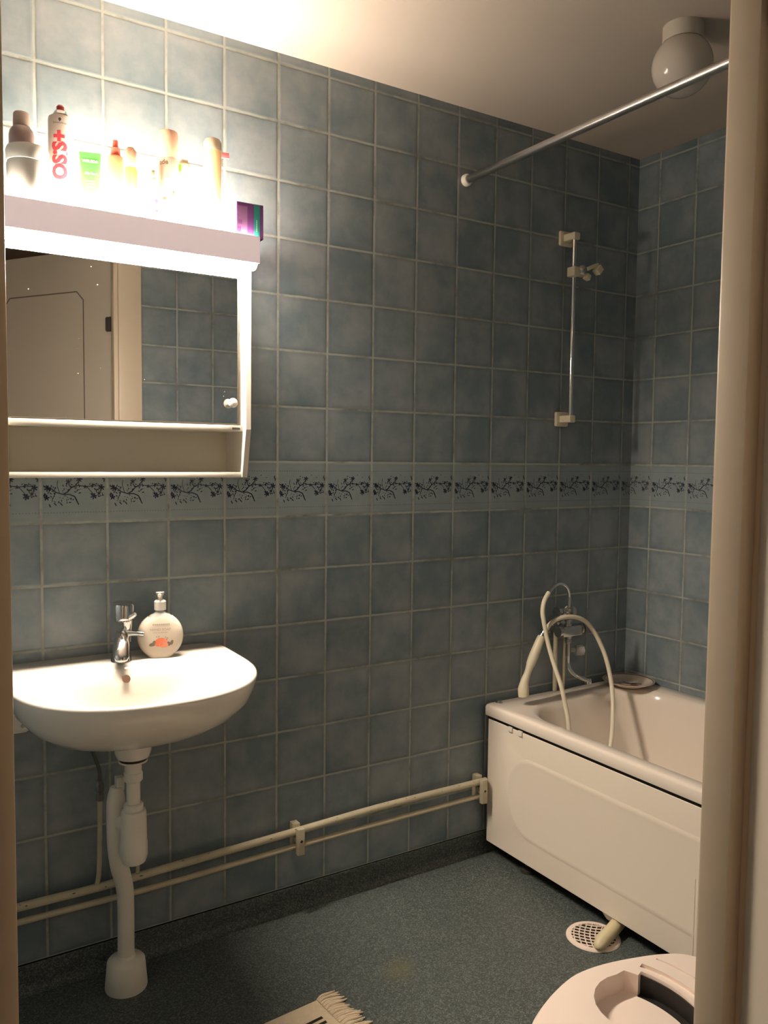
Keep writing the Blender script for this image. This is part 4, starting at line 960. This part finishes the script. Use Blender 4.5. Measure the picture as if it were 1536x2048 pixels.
# ---------------------------------------------------------------- slide rail
t = thing('shower_rail', 'chrome vertical shower rail with cream brackets on the tiled wall', 'shower rail', (1.148, 0, 1.56))
b = MB(); b.cyl((1.148, -0.055, 1.575), (1.148, -0.055, 2.222), 0.0085, 20); b.build('rail', M_chrome, t)
for z, s_ in ((2.222, 1), (1.566, -1)):
    b = MB(); b.box(1.118, 1.182, -0.014, -0.001, z - 0.026 * 1, z + 0.028, bev=0.008, seg=3)
    b.box(1.134, 1.164, -0.068, -0.012, z - 0.012, z + 0.014, bev=0.005, seg=3); bk = b.build('bracket', M_cream, t)
    if s_ > 0:
        b = MB(); b.lathe([(0, 0), (0.006, 0), (0.006, 0.001), (0, 0.001)], (1.164, -0.058, z + 0.002), (1, 0, 0), 12); b.build('screw_hole', M_dark, bk)
b = MB(); b.box(1.128, 1.158, -0.078, -0.040, 2.078, 2.112, bev=0.004); b.box(1.150, 1.196, -0.074, -0.048, 2.082, 2.110, bev=0.005)
sl = b.build('slider', M_cream, t)
b = MB(); b.lathe([(0, 0), (0.016, 0), (0.017, 0.003), (0.013, 0.006), (0.013, 0.008), (0.009, 0.011), (0, 0.012)], (1.172, -0.075, 2.103), (-0.5, -1, 0.05), 24); b.build('clamp_knob', M_dchrome, sl)
b = MB(); b.obox((1.212, -0.080, 2.117), (0.060, 0.020, 0.012), Matrix.Rotation(-0.42, 3, 'Y'), bev=0.003)
b.obox((1.243, -0.082, 2.110), (0.026, 0.026, 0.030), Matrix.Rotation(0.7, 3, 'Y'), bev=0.005); b.obox((1.200, -0.070, 2.082), (0.022, 0.020, 0.022), Matrix.Rotation(0.3, 3, 'Y'), bev=0.004); b.build('holder_hook', M_cream, sl)

# ---------------------------------------------------------------- curtain rod, ceiling lamp
t = thing('curtain_rod', 'bare metal shower curtain rod spanning from the tiled wall', 'curtain rod', (0.688, -0.8, 2.348))
b = MB(); b.cyl((0.688, -0.018, 2.348), (0.688, -1.585, 2.348), 0.0125, 28); b.build('rod', M_alu, t)
for y0, ay in ((-0.001, -1), (YF + 0.001, 1)):
    b = MB(); b.lathe([(0, 0), (0.016, 0), (0.020, 0.004), (0.020, 0.014), (0.0155, 0.022), (0.0, 0.022)], (0.688, y0, 2.348), (0, ay, 0), 28); b.build('end_cup', M_plas, t)
LC = Vector((0.854, -0.737, CEIL))
t = thing('globe_lamp', 'unlit round opal globe lamp fixed to the ceiling above the bathtub', 'ceiling lamp', LC)
b = MB(); b.lathe([(0, 0), (0.0535, 0), (0.0535, -0.036), (0.051, -0.041), (0, -0.041)], LC, n=40); b.build('base', M_lbase, t)
b = MB(); b.lathe([(0.0515, -0.0405), (0.0530, -0.0415), (0.0530, -0.0440), (0.0515, -0.0450)], LC, n=40); b.build('seam_ring', mat('brown_seam', (0.20, 0.16, 0.12), 0.6), t)
b = MB(); R0 = 0.0800; zc = -0.103
prof = [(0.0515, -0.0435)] + [(R0 * math.sin(a), zc + R0 * math.cos(a)) for a in [math.radians(42 + (180 - 42) * k / 20) for k in range(21)]]
b.lathe(prof, LC, n=48); b.build('globe', M_globe, t)

# ---------------------------------------------------------------- rug
RC = Vector((-0.058, -0.432, 0)); rl = Vector((-1, -0.075, 0)).normalized(); rw = Vector((0.075, -1, 0)).normalized()
t = thing('rag_rug', 'cream woven cotton rug with black stripes and a fringed end', 'rug', RC + rl * 0.3 + rw * 0.3)
b = MB(); L_, W_ = 0.66, 0.60
def rp(a, c, z): return RC + rl * a + rw * c + Vector((0, 0, z))
na, ncx = 44, 40; H = lambda a, c: 0.006 + 0.0012 * math.sin(a * 40 + 2 * c) * math.sin(c * 23)
vs = []; fs = []
for i in range(na + 1):
    for j in range(ncx + 1): vs.append(rp(0.02 + L_ * i / na, W_ * j / ncx, H(L_ * i / na, W_ * j / ncx)))
for i in range(na):
    for j in range(ncx): fs.append((i * (ncx + 1) + j, (i + 1) * (ncx + 1) + j, (i + 1) * (ncx + 1) + j + 1, i * (ncx + 1) + j + 1))
n0 = len(vs)
loop = [i * (ncx + 1) for i in range(na + 1)] + [na * (ncx + 1) + j for j in range(1, ncx + 1)] + [i * (ncx + 1) + ncx for i in range(na - 1, -1, -1)] + [j for j in range(ncx - 1, 0, -1)]
for k in loop: p = vs[k]; vs.append(Vector((p.x, p.y, 0.0004)))
m_ = len(loop)
for k in range(m_): fs.append((loop[k], loop[(k + 1) % m_], n0 + (k + 1) % m_, n0 + k))
b.add(vs, fs); rugo = b.build('woven_body', M_rug, t, angle=60)
b = MB()
for k in range(9):
    c0 = 0.062 + k * 0.019
    for i in range(12):
        a0 = 0.050 + 0.05 * i
        pts = [(a0, c0), (a0 + 0.05, c0), (a0 + 0.05, c0 + 0.0095), (a0, c0 + 0.0095)]
        b.add([rp(a, c, H(a - 0.02, c) + 0.0009) for a, c in pts], [(0, 1, 2, 3)])
b.build('stripes', M_rugb, rugo, flat=True)
rnd = random.Random(9); b = MB()
for k in range(108):
    c = 0.002 + W_ * k / 108 + rnd.uniform(-0.002, 0.002); L2 = rnd.uniform(0.028, 0.048); dc = rnd.uniform(-0.012, 0.010)
    b.tube([rp(0.025, c, 0.006), rp(0.01, c + dc * 0.2, 0.009 + rnd.uniform(0, 0.003)), rp(-L2 * 0.5, c + dc * 0.6, 0.007), rp(-L2, c + dc, 0.004)], [0.0036, 0.0038, 0.0034, 0.0012], 6, smooth=3)
fr_ = b.build('fringe', M_rug, t)

# ---------------------------------------------------------------- lidded box by the doorway
t = thing('lidded_box', 'white plastic box with a recessed grip in its lid beside the bathtub', 'box', (0.14, -1.36, 0))
OUT = [(-0.140, -1.40), (-0.138, -1.31), (-0.120, -1.245), (-0.072, -1.197), (-0.032, -1.176), (0.036, -1.154), (0.122, -1.139), (0.20, -1.145), (0.286, -1.168), (0.340, -1.190), (0.372, -1.215),
       (0.392, -1.26), (0.402, -1.35), (0.396, -1.46), (0.375, -1.535), (0.32, -1.555), (0.16, -1.560), (0.0, -1.555), (-0.08, -1.54), (-0.125, -1.49)]
def smooth_loop(P, k=5):
    out = []; n = len(P)
    for i in range(n):
        p0, p1, p2, p3 = (Vector(P[(i + d) % n] + (0,)) for d in (-1, 0, 1, 2))
        for q in range(k):
            t_ = q / k; v = 0.5 * ((2 * p1) + (p2 - p0) * t_ + (2 * p0 - 5 * p1 + 4 * p2 - p3) * t_ * t_ + (3 * p1 - p0 - 3 * p2 + p3) * t_ ** 3); out.append((v.x, v.y))
    return out
OUTS = smooth_loop(OUT); OC = (0.135, -1.355)
def lr(k, z, kl=None):
    r_ = []
    for x, y in OUTS:
        kk = k if kl is None else (kl + (k - kl) * min(1.0, max(0.0, (x + 0.14) / 0.25)))
        r_.append((OC[0] + (x - OC[0]) * kk, OC[1] + (y - OC[1]) * (k if kl is None else 0.5 * (k + kk)), z))
    return r_
b = MB(); b.rings([lr(0.80, 0.001), lr(0.82, 0.006), lr(0.94, 0.27), lr(0.945, 0.278)]); b.build('base', M_litter, t)
lid = MB(); lid.rings([lr(0.985, 0.276), lr(1.0, 0.282), lr(1.0, 0.330, 0.99), lr(0.998, 0.375, 0.92), lr(0.992, 0.392, 0.87), lr(0.982, 0.3985, 0.83), lr(0.965, 0.400, 0.80)])
lo = lid.build('lid', M_litter, t, angle=30)
def cutter(outline, z0, z1):
    c = MB(); c.prism(outline, 'z', z0, z1); me = c.build('cutter_tmp', M_litter, None, flat=True)
    me.location = (0, 0, 0); return me
cx_, cyc = 0.225, -1.300
def arc(cx, cy, r, a0, a1, n=14): return [(cx + r * math.cos(math.radians(a0 + (a1 - a0) * i / n)), cy + r * math.sin(math.radians(a0 + (a1 - a0) * i / n))) for i in range(n + 1)]
Dout = arc(0.165, -1.275, 0.092, 75, 285) + arc(0.055, -1.275, 0.180, -30, 30)
slot = arc(0.055, -1.275, 0.196, 21, -23) + arc(0.055, -1.275, 0.174, -23, 21)
groove1 = arc(0.045, -1.275, 0.232, 22, -26) + arc(0.045, -1.275, 0.218, -26, 22)
groove2 = arc(0.045, -1.275, 0.268, 18, -22) + arc(0.045, -1.275, 0.263, -22, 18)
tmp = []
for ol, z0 in ((Dout, 0.360), (slot, 0.330), (groove1, 0.392), (groove2, 0.397)):
    c = cutter(ol, z0, 0.45); tmp.append(c)
bpy.context.view_layer.update()
for c in tmp:
    md_ = lo.modifiers.new('cut', 'BOOLEAN'); md_.object = c; md_.operation = 'DIFFERENCE'; md_.solver = 'EXACT'
dg = bpy.context.evaluated_depsgraph_get(); me2 = bpy.data.meshes.new_from_object(lo.evaluated_get(dg))
lo.modifiers.clear(); lo.data = me2
me2.shade_smooth(); me2.set_sharp_from_angle(angle=math.radians(30))
for c in tmp: bpy.data.objects.remove(c)
b = MB(); b.prism(arc(0.055, -1.275, 0.1955, 20.8, -22.8) + arc(0.055, -1.275, 0.1745, -22.8, 20.8), 'z', 0.331, 0.357); b.prism(arc(0.055, -1.275, 0.1957, 20.9, -22.9) + arc(0.055, -1.275, 0.1925, -22.9, 20.9), 'z', 0.355, 0.393); b.build('grip_slot_shade', M_black, t, flat=True)  # black pieces lining the slot, its inner shade put into the colour
